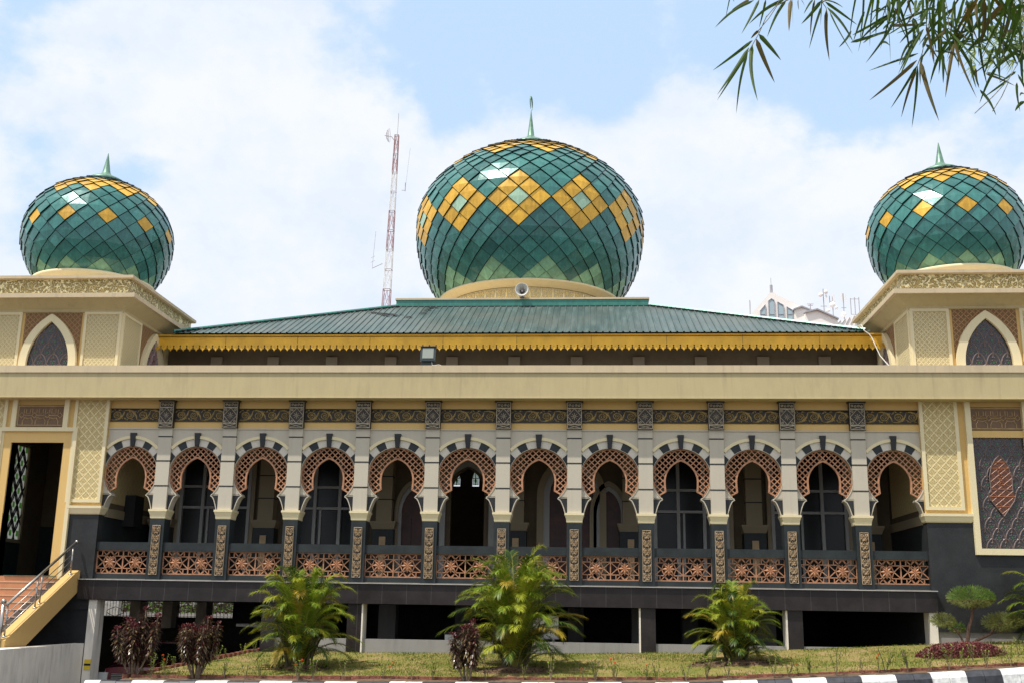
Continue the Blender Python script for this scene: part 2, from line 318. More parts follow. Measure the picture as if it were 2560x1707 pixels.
# ------------------------------------------------------------------ mesh helpers
class MB:
    def __init__(s): s.v = []; s.f = []; s.m = []
    def face(s, pts, mi=0):
        b = len(s.v); s.v += [tuple(p) for p in pts]; s.f.append(tuple(range(b, b+len(pts)))); s.m.append(mi)
    def box(s, x0, x1, y0, y1, z0, z1, mi=0):
        b = len(s.v); s.v += [(x, y, z) for x in (x0, x1) for y in (y0, y1) for z in (z0, z1)]
        for q in ((0, 1, 3, 2), (4, 6, 7, 5), (0, 4, 5, 1), (2, 3, 7, 6), (0, 2, 6, 4), (1, 5, 7, 3)): s.f.append(tuple(b+i for i in q)); s.m.append(mi)
    def prism(s, poly, y0, y1, mi=0, mside=None, back=True):
        """poly = (x,z) outline, extruded in y"""
        ar = sum(poly[i][0]*poly[(i+1) % len(poly)][1]-poly[(i+1) % len(poly)][0]*poly[i][1] for i in range(len(poly)))
        if ar < 0: poly = poly[::-1]
        n = len(poly); b = len(s.v); ms = mi if mside is None else mside
        s.v += [(x, y0, z) for x, z in poly]+[(x, y1, z) for x, z in poly]
        s.f.append(tuple(b+i for i in range(n))); s.m.append(mi)
        if back: s.f.append(tuple(b+n+i for i in reversed(range(n)))); s.m.append(mi)
        for i in range(n):
            j = (i+1) % n; s.f.append((b+i, b+n+i, b+n+j, b+j)); s.m.append(ms)
    def strip(s, a, c, y0, y1, mi=0, closed=False):
        """band between outlines a and c (equal length (x,z) lists), extruded y0..y1"""
        n = len(a); rng = range(n if closed else n-1)
        for i in rng:
            j = (i+1) % n
            A, B, C_, D = a[i], a[j], c[j], c[i]
            s.face([(A[0], y0, A[1]), (B[0], y0, B[1]), (C_[0], y0, C_[1]), (D[0], y0, D[1])], mi)
            s.face([(D[0], y1, D[1]), (C_[0], y1, C_[1]), (B[0], y1, B[1]), (A[0], y1, A[1])], mi)
            s.face([(A[0], y0, A[1]), (A[0], y1, A[1]), (B[0], y1, B[1]), (B[0], y0, B[1])], mi)
            s.face([(D[0], y0, D[1]), (C_[0], y0, C_[1]), (C_[0], y1, C_[1]), (D[0], y1, D[1])], mi)
        if not closed:
            for i in (0, n-1):
                s.face([(a[i][0], y0, a[i][1]), (c[i][0], y0, c[i][1]), (c[i][0], y1, c[i][1]), (a[i][0], y1, a[i][1])], mi)
    def bar(s, p, q, wd, y0, y1, mi=0):
        """flat bar in the xz plane"""
        dx, dz = q[0]-p[0], q[1]-p[1]; L = hypot(dx, dz) or 1e-6; nx, nz = -dz/L*wd/2, dx/L*wd/2
        s.prism([(p[0]+nx, p[1]+nz), (p[0]-nx, p[1]-nz), (q[0]-nx, q[1]-nz), (q[0]+nx, q[1]+nz)], y0, y1, mi)
    def ribbon(s, pts, wid, yb, hgt, mi=0):
        """raised relief ridge along (x,z) points, on plane y=yb rising toward -y"""
        n = len(pts); rows = []
        for i, (x, z) in enumerate(pts):
            a = pts[max(0, i-1)]; b = pts[min(n-1, i+1)]; dx, dz = b[0]-a[0], b[1]-a[1]; L = hypot(dx, dz) or 1e-6
            wv = wid(i/(n-1)) if callable(wid) else wid
            nx, nz = -dz/L*wv/2, dx/L*wv/2
            k = len(s.v); s.v += [(x+nx, yb, z+nz), (x, yb-hgt*min(1, wv/.02), z), (x-nx, yb, z-nz)]; rows.append(k)
        for a, b in zip(rows, rows[1:]):
            s.f += [(a, a+1, b+1, b), (a+1, a+2, b+2, b+1)]; s.m += [mi, mi]
    def tube(s, pts, r, seg=6, mi=0, cap=True):
        pts = [Vector(p) for p in pts]; rings = []; n = len(pts); up = None
        for i, p in enumerate(pts):
            d = (pts[min(n-1, i+1)]-pts[max(0, i-1)]).normalized()
            if up is None or abs(up.dot(d)) > .95: up = Vector((0, 0, 1)) if abs(d.z) < .9 else Vector((1, 0, 0))
            a = d.cross(up).normalized(); b = a.cross(d).normalized(); up = b
            rr = r(i/(n-1)) if callable(r) else r; k = len(s.v)
            s.v += [tuple(p+(a*cos(2*pi*t/seg)+b*sin(2*pi*t/seg))*rr) for t in range(seg)]; rings.append(k)
        for a, b in zip(rings, rings[1:]):
            for t in range(seg):
                u = (t+1) % seg; s.f.append((a+t, a+u, b+u, b+t)); s.m.append(mi)
        if cap:
            s.f.append(tuple(rings[0]+t for t in reversed(range(seg)))); s.m.append(mi)
            s.f.append(tuple(rings[-1]+t for t in range(seg))); s.m.append(mi)
    def lathe(s, prof, cx=0, cy=0, seg=48, mi=0):
        rows = []
        for r, z in prof:
            k = len(s.v); s.v += [(cx+r*cos(2*pi*t/seg), cy+r*sin(2*pi*t/seg), z) for t in range(seg)]; rows.append(k)
        for a, b in zip(rows, rows[1:]):
            for t in range(seg):
                u = (t+1) % seg; s.f.append((a+t, a+u, b+u, b+t)); s.m.append(mi)
    def sq(s, prof, x0, x1, y0, y1, mi=0, capz=True):
        """square lathe: prof = (offset, z) around the rectangle"""
        rows = []
        for o, z in prof:
            k = len(s.v); s.v += [(x0-o, y0-o, z), (x1+o, y0-o, z), (x1+o, y1+o, z), (x0-o, y1+o, z)]; rows.append(k)
        for a, b in zip(rows, rows[1:]):
            for t in range(4):
                u = (t+1) % 4; s.f.append((a+t, a+u, b+u, b+t)); s.m.append(mi)
        if capz:
            a = rows[0]; s.f.append((a+3, a+2, a+1, a)); s.m.append(mi); a = rows[-1]; s.f.append((a, a+1, a+2, a+3)); s.m.append(mi)
    def build(s, name, mats, parent=None, smooth=False, loc=None, label=None):
        me = bpy.data.meshes.new(name); me.from_pydata(s.v, [], s.f)
        if not isinstance(mats, (list, tuple)): mats = [mats]
        for q in mats: me.materials.append(M[q] if isinstance(q, str) else q)
        me.polygons.foreach_set('material_index', s.m)
        if smooth: me.polygons.foreach_set('use_smooth', [True]*len(s.f))
        me.update()
        o = bpy.data.objects.new(name, me); scn.collection.objects.link(o)
        if parent: o.parent = parent
        if loc: o.location = loc
        if label: o['label'] = label
        return o
def tag(o, label, cat, group=None, kind=None):
    o['label'] = label; o['category'] = cat
    if group: o['group'] = group
    if kind: o['kind'] = kind
    return o
def empty(name, loc, label, cat, group=None, parent=None):
    o = bpy.data.objects.new(name, None); scn.collection.objects.link(o); o.location = loc; o.empty_display_size = .3
    if label: tag(o, label, cat, group)
    if parent: o.parent = parent
    return o
def copy_tree(o, parent=None, keep=()):
    c = o.copy(); scn.collection.objects.link(c); c.parent = parent
    for ch in list(o.children): copy_tree(ch, c)
    return c
def lancet(W, H, z0, n=14, x0=0.0):
    """pointed arch outline from left foot over the apex to the right foot"""
    R = (W*W+H*H)/(2*W); o = []
    for i in range(n+1):
        z = H*i/n; o.append((W-R+sqrt(max(0, R*R-z*z)), z0+z))
    left = [(-x, z) for x, z in o]; o2 = left+o[::-1][1:]
    return [(x+x0, z) for x, z in o2]
def inside(poly, x, z):
    c = False; n = len(poly); j = n-1
    for i in range(n):
        if (poly[i][1] > z) != (poly[j][1] > z) and x < (poly[j][0]-poly[i][0])*(z-poly[i][1])/(poly[j][1]-poly[i][1])+poly[i][0]: c = not c
        j = i
    return c
def clip_runs(pts, test):
    runs = []; cur = []
    for p in pts:
        if test(*p): cur.append(p)
        else:
            if len(cur) > 1: runs.append(cur)
            cur = []
    if len(cur) > 1: runs.append(cur)
    return runs

# ================================================================== THE MOSQUE
rnd = random.Random(5)
mosque = empty('mosque', (8.85, 0, 0), 'cream and black mosque with green and yellow tiled domes above a long horseshoe arcade', 'mosque')
mosque.location = (0, 0, 0)
PX = [-.08, 1.65, 3.42, 5.19, 7.02, 8.857, 10.685, 12.49, 14.285, 16.067, 17.81]
XL, XR = -1.65, 19.37
CT = 4.68           # underside level of the roof beam
# ---- floor slab
b = MB(); b.box(-1.96, 19.44, -.10, 3.4, -.50, -.012, 0); b.box(-1.97, 19.45, -.15, 3.4, -.012, .012, 1)
b.build('floor_slab', ['slab', 'slabtop'], mosque)
b = MB(); b.box(XL-.0, XR, .05, 3.4, .016, .03); b.build('veranda_floor', 'floor', mosque)
# ---- pillars
def build_pillar(X, first=None):
    p = MB(); p.box(-.19, .19, 0, .40, 0, 1.57, 0)
    q = p.build('pillar', ['post'], mosque, loc=(X, 0, 0))
    c = MB(); c.sq([(-.0, 1.56), (.01, 1.58), (.015, 1.64), (.045, 1.74), (.055, 1.745), (.055, 1.80), (0, 1.80)], -.19, .19, 0.0, .42); c.build('capital', 'cream', q)
    s = MB(); s.box(-.18, .18, .015, .38, 1.80, 3.93, 0)
    for z in (2.41, 3.06, 3.70): s.box(-.183, .183, .010, .30, z-.016, z+.016, 1)
    s.build('shaft', ['grey', 'black'], q)
    k = MB(); k.box(-.11, .11, -.022, .01, .14, 1.39, 0)
    # carved strip: stacked mask-like scrolls
    for i in range(6):
        z0 = .16+i*.203
        for sg in (-1, 1):
            for (cx, cz, r0, a0, tr) in ((.045, .055, .036, .3, 1.35), (.047, .148, .032, pi*1.1, 1.2)):
                pts = [(sg*(cx+r0*(1-t/16*.72)*cos(a0+t/16*tr*2*pi)), z0+cz+r0*(1-t/16*.72)*sin(a0+t/16*tr*2*pi)) for t in range(17)]
                k.ribbon(pts, lambda t: .021-.006*t, -.022, .024, 1)
            k.ribbon([(sg*.006, z0+.01), (sg*.03, z0+.10), (sg*.075, z0+.105), (sg*.09, z0+.19)], .017, -.022, .02, 1)
        k.ribbon([(-.05, z0+.002), (0, z0+.03), (.05, z0+.002)], .02, -.022, .026, 1)
        k.ribbon([(0, z0+.03), (0, z0+.19)], lambda t: .012+.028*sin(pi*t), -.022, .032, 1)
    for a, bb in (((-.103, .145), (-.103, 1.385)), ((.103, .145), (.103, 1.385)), ((-.105, .147), (.105, .147)), ((-.105, 1.383), (.105, 1.383))): k.ribbon([a, bb], .014, -.022, .016, 1)
    k.build('carved_strip', ['dkcarve', 'copper'], q)
    t = MB(); t.box(-.195, .195, -.055, .34, 3.93, CT-.05, 0); t.box(-.225, .225, -.085, .34, CT-.05, CT-.008, 0)
    yb = -.055
    def ln(a, bb, wd=.014, h=.012): t.ribbon([a, bb], wd, yb, h, 1)
    for (x0, x1, z0, z1) in ((-.18, .18, 4.06, 4.46), (-.18, .18, 3.945, 4.045), (-.18, .18, 4.475, 4.615)):
        for a, bb in (((x0, z0), (x1, z0)), ((x1, z0), (x1, z1)), ((x1, z1), (x0, z1)), ((x0, z1), (x0, z0))): ln(a, bb)
    for a, bb in (((0, 4.06), (.18, 4.26)), ((.18, 4.26), (0, 4.46)), ((0, 4.46), (-.18, 4.26)), ((-.18, 4.26), (0, 4.06)), ((-.18, 3.945), (.18, 4.045)), ((-.18, 4.045), (.18, 3.945))): ln(a, bb, .012)
    for i in range(8):
        a = i*pi/4; t.ribbon([(.012*cos(a), 4.26+.012*sin(a)), (.085*cos(a), 4.26+.085*sin(a))], lambda u: .01+.03*sin(pi*u), yb, .018, 1)
    for sx in (-1, 1):
        for sz in (-1, 1):
            pts = [(sx*(.125+.036*(1-u/12*.7)*cos(u/12*7)), 4.26+sz*(.145+.036*(1-u/12*.7)*sin(u/12*7))) for u in range(13)]; t.ribbon(pts, .012, yb, .012, 1)
    for i in range(4):
        cx = -.12+i*.08; pts = [(cx+.034*(1-u/12*.7)*cos(u/12*8+i*pi), 4.545+.034*(1-u/12*.7)*sin(u/12*8+i*pi)) for u in range(13)]; t.ribbon(pts, .014, yb, .014, 1)
    t.build('carved_cap_block', ['dkcarve', 'capln'], q)
    return q
pil = build_pillar(PX[0])
for X in PX[1:]:
    c = copy_tree(pil, mosque); c.location = (X, 0, 0)
# ---- arch bays
HW = .70
def scrollpanel(mb, x0, x1, z0, z1, yb, mi, n):
    h = z1-z0; wv = (x1-x0)/n
    for i in range(n):
        cx = x0+(i+.5)*wv; sg = 1 if i % 2 == 0 else -1; cz = (z0+z1)/2
        r0 = h*.36
        pts = []
        for t in range(27):
            u = t/26; a = -pi*.5*sg+sg*(-.2+u*2.1*2*pi); r = r0*(1-.86*u)
            pts.append((cx+r*cos(a)*1.1, cz+r*sin(a)))
        mb.ribbon(pts, lambda u: .034-.016*u, yb, .03, mi)
        e = cx+wv*.5
        mb.ribbon([(cx-wv*.42, cz-sg*h*.40), (cx-wv*.1, cz-sg*h*.44), (cx+wv*.3, cz-sg*h*.28), (e, cz+sg*h*.08), (e+wv*.08, cz+sg*h*.38)], lambda u: .018+.030*sin(pi*u), yb, .028, mi)
        for (ax, az, bx_, bz) in ((.30, -.30, .44, -.02), (.33, -.22, .50, -.34), (-.30, .36, -.46, .20), (-.12, .42, -.34, .44), (.12, .40, .34, .42), (.02, -.02, .10, .06)):
            mb.ribbon([(cx+ax*wv, cz+sg*az*h), (cx+(ax+bx_)/2*wv, cz+sg*(az+bz)/2*h+.012), (cx+bx_*wv, cz+sg*bz*h)], lambda u: .034*(1-u)+.008, yb, .028, mi)
def build_arch():
    a = MB(); cz, r = 2.73, .722; yF, yB = .085, .36
    # spandrel wall: band between circle and a rectangle, above the cusps
    a0 = -math.asin((cz-2.19)/r*1.0)   # cusp angle below horizontal
    n = 40; inner = []; outer = []
    for i in range(n+1):
        th = (pi-a0)+(2*a0-pi)*i/n if False else a0+(pi-2*a0)*i/n
        x, z = r*cos(th), cz+r*sin(th)
        X = HW+.02
        x = max(-X+.004, min(X-.004, x))
        inner.append((x, z))
        if z > cz+.15:
            t = 1.0/max(abs(cos(th))/X, abs(sin(th))/(3.93-cz)); outer.append((t*cos(th), cz+t*sin(th)))
        else: outer.append((X if cos(th) > 0 else -X, z))
    # insert corner
    k1 = min(range(n+1), key=lambda i: hypot(outer[i][0]-(HW+.02), outer[i][1]-3.93)); outer[k1] = (HW+.02, 3.93)
    k2 = min(range(n+1), key=lambda i: hypot(outer[i][0]+(HW+.02), outer[i][1]-3.93)); outer[k2] = (-HW-.02, 3.93)
    a.strip(inner, outer, yF, yB, 0)
    arch = a.build('arch', ['grey'], mosque)
    # springer brackets under the cusps
    for sg in (-1, 1):
        s = MB(); xi, zi = r*cos(a0), cz+r*sin(a0); X = HW+.02
        top = [(xi, zi), (xi+.02, zi-.01)]
        # grey wedge
        s.prism([(sg*(xi-.012), zi-.012), (sg*X, zi-.012), (sg*X, zi+.02), (sg*xi, zi+.02)], yF, yB, 0)
        cur = []
        for t in range(9):
            u = t/8; cur.append((sg*(xi-.005+(X-xi-.012)*.82*(u**1.1)**.5), zi-.012-(zi-1.80)*u**1.1))
        cur2 = [(x+sg*.0, z) for x, z in cur]
        s.prism(cur2+[(sg*X, 1.80), (sg*X, zi-.012)], yF+.004, yB, 1)
        ed = [(x-sg*.018, z-.014) for x, z in cur]
        s.strip(cur, ed, yF-.012, yB+.01, 0)
        s.build('springer', ['grey', 'black'], arch)
    # voussoirs
    cur_v = [None]
    def wedge(t0, t1, r0, r1, y0, mi, nn=5, v=None):
        v = cur_v[0]
        A = []; B = []
        for i in range(nn+1):
            t = radians(90-(t0+(t1-t0)*i/nn))
            for rr, L in ((r0, A), (r1, B)):
                x, z = rr*cos(t), cz+rr*sin(t)
                if abs(x) > HW: x = math.copysign(HW, x)
                L.append((x, z))
        v.strip(A, B, y0, yF+.01, mi)
    for sg in (-1, 1):
        v = MB(); cur_v[0] = v; wedge(sg*4, sg*21, .735, .935, yF-.010, 0); wedge(sg*21, sg*36, .735, .935, yF-.018, 1)
        wedge(sg*36, sg*52, .735, .935, yF-.010, 0); wedge(sg*52, sg*80, .735, .935, yF-.018, 1)
        v.build('voussoir_ring', ['stone', 'post'], arch)
    k = MB(); k.prism([(-.048, 3.45), (.048, 3.45), (.082, 3.80), (-.082, 3.80)], yF-.075, yF+.01, 0); k.build('keystone', ['black'], arch)
    # hood moulding
    A = []; B = []
    for i in range(41):
        t = radians(90-(-47+94*i/40)); A.append((max(-HW, min(HW, .918*cos(t))), cz+.918*sin(t))); B.append((max(-HW, min(HW, .995*cos(t))), cz+.995*sin(t)))
    h = MB(); h.strip(A, B, yF-.05, yF+.01, 0); h.build('hood_moulding', ['cream'], arch)
    # intrados edge line
    e = MB(); C1 = [(max(-HW, min(HW, .722*cos(a0+(pi-2*a0)*i/40))), cz+.722*sin(a0+(pi-2*a0)*i/40)) for i in range(41)]
    C2 = [(max(-HW, min(HW, .74*cos(a0+(pi-2*a0)*i/40))), cz+.74*sin(a0+(pi-2*a0)*i/40)) for i in range(41)]
    e.strip(C1, C2, yF-.012, yF+.01, 0); e.build('intrados_edge', ['grey'], arch)
    # terracotta lattice
    l = MB(); ro = .70
    def xin(z):
        if z >= 2.62:
            W, H = .405, .55; R = (W*W+H*H)/(2*W); q = R*R-(z-2.62)**2; return (sqrt(q)-(R-W)) if q > 0 and z < 3.17 else 0
        return .405-.10*(2.62-z)**1.5*1.2
    zb = 2.36
    foot = (.575, 2.255)
    poly = []
    for i in range(31):
        th = math.asin((foot[1]-cz)/ro)+(pi/2-math.asin((foot[1]-cz)/ro))*i/30
        poly.append((min(HW-.005, ro*cos(th)), cz+ro*sin(th)))
    inn = [(xin(3.17-(3.17-zb)*i/24), 3.17-(3.17-zb)*i/24) for i in range(25)]
    half = poly+inn+[(.575, 2.255)]
    full = half+[(-x, z) for x, z in half[::-1]]
    def test(x, z):
        ax = abs(x)
        if z < 2.255: return False
        if hypot(x, z-cz) > ro or ax > HW: return False
        if z > 3.17: return True
        if ax < xin(z): return False
        if z < zb and ax < .39+(zb-z)*1.75: return False
        return True
    y0, y1 = .15, .19
    p = .150; stp = .01
    for sg in (-1, 1):
        for k in range(-20, 40):
            c = k*p
            pts = [(-1+stp*i, sg*(-1+stp*i)+(0 if True else 0)+c*1.0+2.2) for i in range(201)]
            for run in clip_runs(pts, test): l.bar(run[0], run[-1], .023, y0+(.004 if sg > 0 else 0), y1-(.004 if sg > 0 else 0), 0)
    # rims
    def rim(pts, wd): 
        A = []; B = []
        for i, (x, z) in enumerate(pts):
            a_ = pts[max(0, i-1)]; b_ = pts[min(len(pts)-1, i+1)]; dx, dz = b_[0]-a_[0], b_[1]-a_[1]; L = hypot(dx, dz) or 1
            A.append((x-dz/L*wd/2, z+dx/L*wd/2)); B.append((x+dz/L*wd/2, z-dx/L*wd/2))
        l.strip(A, B, y0-.012, y1+.01, 0)
    rim([(x, z) for x, z in poly]+[(-x, z) for x, z in poly[::-1]][1:], .022)
    for sg in (-1, 1):
        rim([(sg*x, z) for x, z in inn], .042); rim([(sg*.385, 2.372), (sg*.585, 2.262)], .036)
    l.build('lattice_screen', ['terra'], arch)
    # frieze above
    f = MB(); X = HW+.04
    f.box(-X, X, .085, .36, 3.93, 4.12, 0)      # ochre band
    f.box(-X, X, .06, .36, 3.90, 3.935, 3)
    f.box(-X, X, .085, .36, 4.455, CT, 0)
    f.box(-X, X, .10, .36, 4.12, 4.455, 1); f.box(-X, X, .055, .36, 4.105, 4.125, 1); f.box(-X, X, .055, .36, 4.44, 4.458, 1)
    scrollpanel(f, -X+.03, X-.03, 4.125, 4.44, .10, 2, 4)
    f.build('scroll_frieze', ['ochre', 'dkcarve', 'scroll', 'grey'], arch)
    return arch
def build_balu():
    b = MB(); X = HW+.005
    b.box(-X, X, .06, .34, .012, .15, 0)
    bal = b.build('balustrade', ['post'], mosque)
    r = MB(); r.box(-X, X, .05, .35, .745, .955, 0); r.build('handrail', ['post'], bal)
    s = MB(); y0, y1 = .13, .17; z0, z1 = .15, .745; cz = (z0+z1)/2; hh = (z1-z0)/2; hw = X/2-.004
    for (x0, x1, za, zb_) in ((-X+.0, X, z0, z0+.03), (-X, X, z1-.022, z1), (-X, -X+.022, z0, z1), (X-.022, X, z0, z1)): s.box(x0, x1, y0-.01, y1, za, zb_, 0)
    s.bar((0, z0), (0, z1), .026, y0, y1)
    for sg in (-1, 1):
        cx = sg*hw
        P = lambda u, v: (cx+u*hw, cz+v*hh)
        def L(*pp, wd=.021):
            for a, bb in zip(pp, pp[1:]): s.bar(P(*a), P(*bb), wd, y0+.004, y1-.003)
        for sx in (-1, 1):
            for sz in (-1, 1):
                L((sx*1, sz*.52), (sx*.34, sz*.52), (0, sz*.92)); L((sx*.62, sz*.52), (sx*.62, sz*1.0)); L((sx*.30, sz*.54), (0, sz*.30)) ; L((sx*.34, sz*.52), (sx*.05, sz*1.0), wd=.016)
                L((sx*1, sz*.52), (sx*.50, 0)); L((sx*.50, 0), (sx*.32, sz*.52)) ; L((sx*.62, sz*.98), (sx*.32, sz*.62))
                L((sx*.32, sz*.52), (sx*.20, sz*.24))
            L((sx*.9, 0), (sx*.36, 0)) if False else None
        for i in range(8):
            a = i*pi/4; ca, sa = cos(a), sin(a); R = .168
            tip = (cx+R*ca, cz+R*sa); l_ = (cx+R*.5*ca-.036*sa, cz+R*.5*sa+.033*ca); r_ = (cx+R*.5*ca+.033*sa, cz+R*.5*sa-.033*ca)
            c0 = (cx, y0-.012, cz); k = (cx+R*.5*ca, y0-.034, cz+R*.5*sa); q = lambda t: (t[0], y0+.002, t[1])
            s.face([c0, q(r_), k]); s.face([q(r_), q(tip), k]); s.face([q(tip), q(l_), k]); s.face([q(l_), c0, k])
            s.face([(cx, y1, cz), (l_[0], y1, l_[1]), (tip[0], y1, tip[1]), (r_[0], y1, r_[1])])
    s.build('star_screen', ['terra'], bal)
    return bal
edges = [XL-.0]+[v for X in PX for v in (X-.18, X+.18)]+[XR]
arch = build_arch(); bal = build_balu()
for i in range(12):
    l, r = edges[2*i], edges[2*i+1]; cx = (l+r)/2; hw = (r-l)/2
    a = arch if i == 0 else copy_tree(arch, mosque); a.location = (cx, 0, 0); a.scale = (hw/HW, 1, 1)
    q = bal if i == 0 else copy_tree(bal, mosque); q.location = (cx, 0, 0); q.scale = ((hw-.006)/HW, 1, 1)
# ---- roof beam (parapet)
b = MB(); b.box(-14, 32, -.40, .0, CT+.0, 5.33, 0); b.box(-14, 32, -.36, 3.4, 4.70, 5.0, 0)
b.box(-14, 32, -.42, .01, CT-.02, CT, 0)
b.box(-14, 32, -.435, .12, 5.33, 5.515, 1)
b.build('parapet_beam', ['tan', 'pale'], mosque)
b = MB(); b.box(XL-.1, XR+.1, .0, 3.4, CT-.003, CT+.015, 0); b.build('veranda_ceiling', 'pale', mosque)
for X in PX:
    b = MB(); b.lathe([(.0, CT-.03), (.055, CT-.03), (.075, CT-.012), (.075, CT-.004)], X, -.20, 16, 0); b.build('downlight', 'mgrey', mosque)
# ---- inner wall of the veranda
b = MB()
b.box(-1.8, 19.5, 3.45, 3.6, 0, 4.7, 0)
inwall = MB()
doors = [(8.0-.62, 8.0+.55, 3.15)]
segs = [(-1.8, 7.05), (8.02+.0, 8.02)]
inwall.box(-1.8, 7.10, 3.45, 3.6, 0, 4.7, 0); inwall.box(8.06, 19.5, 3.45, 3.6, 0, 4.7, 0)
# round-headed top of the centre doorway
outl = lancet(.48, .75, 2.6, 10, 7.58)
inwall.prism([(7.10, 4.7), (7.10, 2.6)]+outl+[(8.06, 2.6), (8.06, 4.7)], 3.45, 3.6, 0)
inwall.build('inner_wall', ['inwall'], mosque)
# side walls of the veranda
for (x0, x1, mi) in ((XL-.12, XL+.0, 0), (XR, XR+.12, 0)):
    b = MB(); b.box(x0, x1, .31, 3.45, 1.86, 4.69, 0)
    s = 1 if x0 < 5 else -1; xf = x1 if s > 0 else x0
    b.box(min(xf, xf+s*.012), max(xf, xf+s*.012), .5, 3.2, 2.0, 4.5, 1)
    b.box(x0, x1, .31, 3.45, 0, 1.62, 2); b.box(x0-.03*(s < 0), x1+.03*(s > 0), .42, 3.45, 1.62, 1.85, 3)
    if s > 0: b.box(xf, xf+.30, 1.5, 2.1, 1.45, 2.3, 4)
    b.build('end_wall', ['inwall', 'trell', 'post', 'inpil', 'dark'], mosque)
# inner pilasters and window bays
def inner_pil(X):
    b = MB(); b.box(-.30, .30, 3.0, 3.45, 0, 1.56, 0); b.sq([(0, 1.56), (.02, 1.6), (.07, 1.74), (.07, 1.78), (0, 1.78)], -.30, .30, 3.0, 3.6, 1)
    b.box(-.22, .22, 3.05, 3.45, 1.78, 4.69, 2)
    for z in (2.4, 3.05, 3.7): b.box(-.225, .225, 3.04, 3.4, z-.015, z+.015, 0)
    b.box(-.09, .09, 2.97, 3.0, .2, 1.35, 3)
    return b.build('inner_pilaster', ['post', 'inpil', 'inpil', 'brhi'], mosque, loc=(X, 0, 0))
ip = inner_pil(1.83)
for X in (5.25, 9.0, 12.2, 15.6, 18.7, -1.2):
    c = copy_tree(ip, mosque); c.location = (X, 0, 0)
def inner_window(X, wd):
    b = MB(); h = wd/2
    b.box(-h, h, 3.40, 3.46, .02, 4.5, 1)
    for x in (-h, -h*.36, h*.36, h): b.box(x-.045, x+.045, 3.30, 3.42, .0, 4.5, 0)
    for z in (.06, 2.15, 2.75, 4.45): b.box(-h, h, 3.31, 3.41, z-.035, z+.035, 0)
    b.box(-h*.2-.03, -h*.2+.03, 3.36, 3.41, 0, 2.15, 2)
    b.box(-h-.16, -h-.045, 3.33, 3.46, 0, 4.6, 3); b.box(h+.045, h+.16, 3.33, 3.46, 0, 4.6, 3)
    return b.build('veranda_window', ['inframe', 'glass', 'inframe', 'inpil'], mosque, loc=(X, 0, 0))
iw = inner_window(0.25, 2.0)
for X in (3.55, 13.9, 17.15):
    c = copy_tree(iw, mosque); c.location = (X, 0, 0)
def inner_door(X, open_):
    b = MB(); A = lancet(.62, .85, 2.55, 12); B = lancet(.80, 1.02, 2.55, 12); C_ = lancet(.98, 1.2, 2.55, 12)
    full = lambda o, W: [(-W, .02)]+o+[(W, .02)]
    b.strip(full(A, .62), full(B, .80), 3.36, 3.46, 0); b.strip(full(B, .80), full(C_, .98), 3.30, 3.44, 1)
    if not open_:
        b.prism(full(A, .62), 3.41, 3.44, 2)
        for x in (-.31, .31):
            for (za, zb_) in ((.2, 1.0), (1.15, 2.4)): b.box(x-.2, x+.2, 3.385, 3.42, za, zb_, 2)
    return b.build('arched_doorway', ['inframe', 'inpil', 'redwood'], mosque, loc=(X, 0, 0))
inner_door(7.58, True); inner_door(10.55, False); inner_door(6.2-.15, False).scale = (.55, 1, .8); inner_door(11.6, False).scale = (.55, 1, .8)
b = MB(); b.box(6.98, 7.05, 3.6, 4.1, 0, 2.7, 0); b.box(8.06, 8.1, 3.6, 4.3, 0, 2.7, 0); b.build('door_leaf', 'redwood', mosque)
# prayer hall behind the open door
b = MB()
WX = (5.70, 6.46)
b.box(-1.8, 19.5, 16.0, 16.2, 0, 4.2, 0); b.box(-1.8, 19.5, 16.0, 16.2, 5.15, 8.7, 0)
xs = [-1.8]+[v for x in WX for v in (x-.14, x+.14)]+[19.5]
for i in range(0, len(xs), 2): b.box(xs[i], xs[i+1], 16.0, 16.2, 4.2, 5.15, 0)
b.box(-1.9, -1.8, 3.6, 16.2, 0, 7.0, 0); b.box(19.5, 19.6, 3.6, 16.2, 0, 7.0, 0); b.box(-1.8, 19.5, 3.6, 16.2, -.2, 0, 0)
b.build('hall_wall', ['inwall'], mosque)
for x in WX:
    b = MB(); o = lancet(.12, .30, 4.52, 8); b.prism([(-.12, 4.25)]+o+[(.12, 4.25)], 16.06, 16.10, 0)
    b.bar((-.12, 4.52), (.12, 4.52), .02, 16.0, 16.06, 1); b.bar((0, 4.25), (0, 4.8), .03, 16.0, 16.06, 1); b.prism([(.05*cos(a*pi/3), 4.42+.08*sin(a*pi/3)) for a in range(6)], 16.03, 16.055, 2)
    b.prism([(-.14, 5.16), (-.14, 4.52)]+lancet(.125, .31, 4.52, 8)+[(.14, 4.52), (.14, 5.16)], 16.0, 16.15, 3)
    b.build('small_stained_window', ['pane', 'lead', 'paneg', 'inwall'], mosque, loc=(x, 0, 0))
# ---- upper wall under the eave
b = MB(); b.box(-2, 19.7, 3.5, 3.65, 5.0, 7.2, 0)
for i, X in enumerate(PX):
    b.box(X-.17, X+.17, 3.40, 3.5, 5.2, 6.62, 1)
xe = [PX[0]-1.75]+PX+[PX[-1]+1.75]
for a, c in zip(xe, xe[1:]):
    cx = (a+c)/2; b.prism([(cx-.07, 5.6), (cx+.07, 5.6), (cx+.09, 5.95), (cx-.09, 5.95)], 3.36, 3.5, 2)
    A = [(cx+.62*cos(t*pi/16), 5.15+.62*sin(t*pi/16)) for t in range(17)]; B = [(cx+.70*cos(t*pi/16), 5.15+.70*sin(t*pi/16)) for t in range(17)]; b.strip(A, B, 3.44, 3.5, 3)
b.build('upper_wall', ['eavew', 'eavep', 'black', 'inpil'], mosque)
b = MB(); b.box(-2, 19.8, 0.0, 3.5, 5.30, 5.36, 0); b.build('flat_roof', 'conc', mosque)
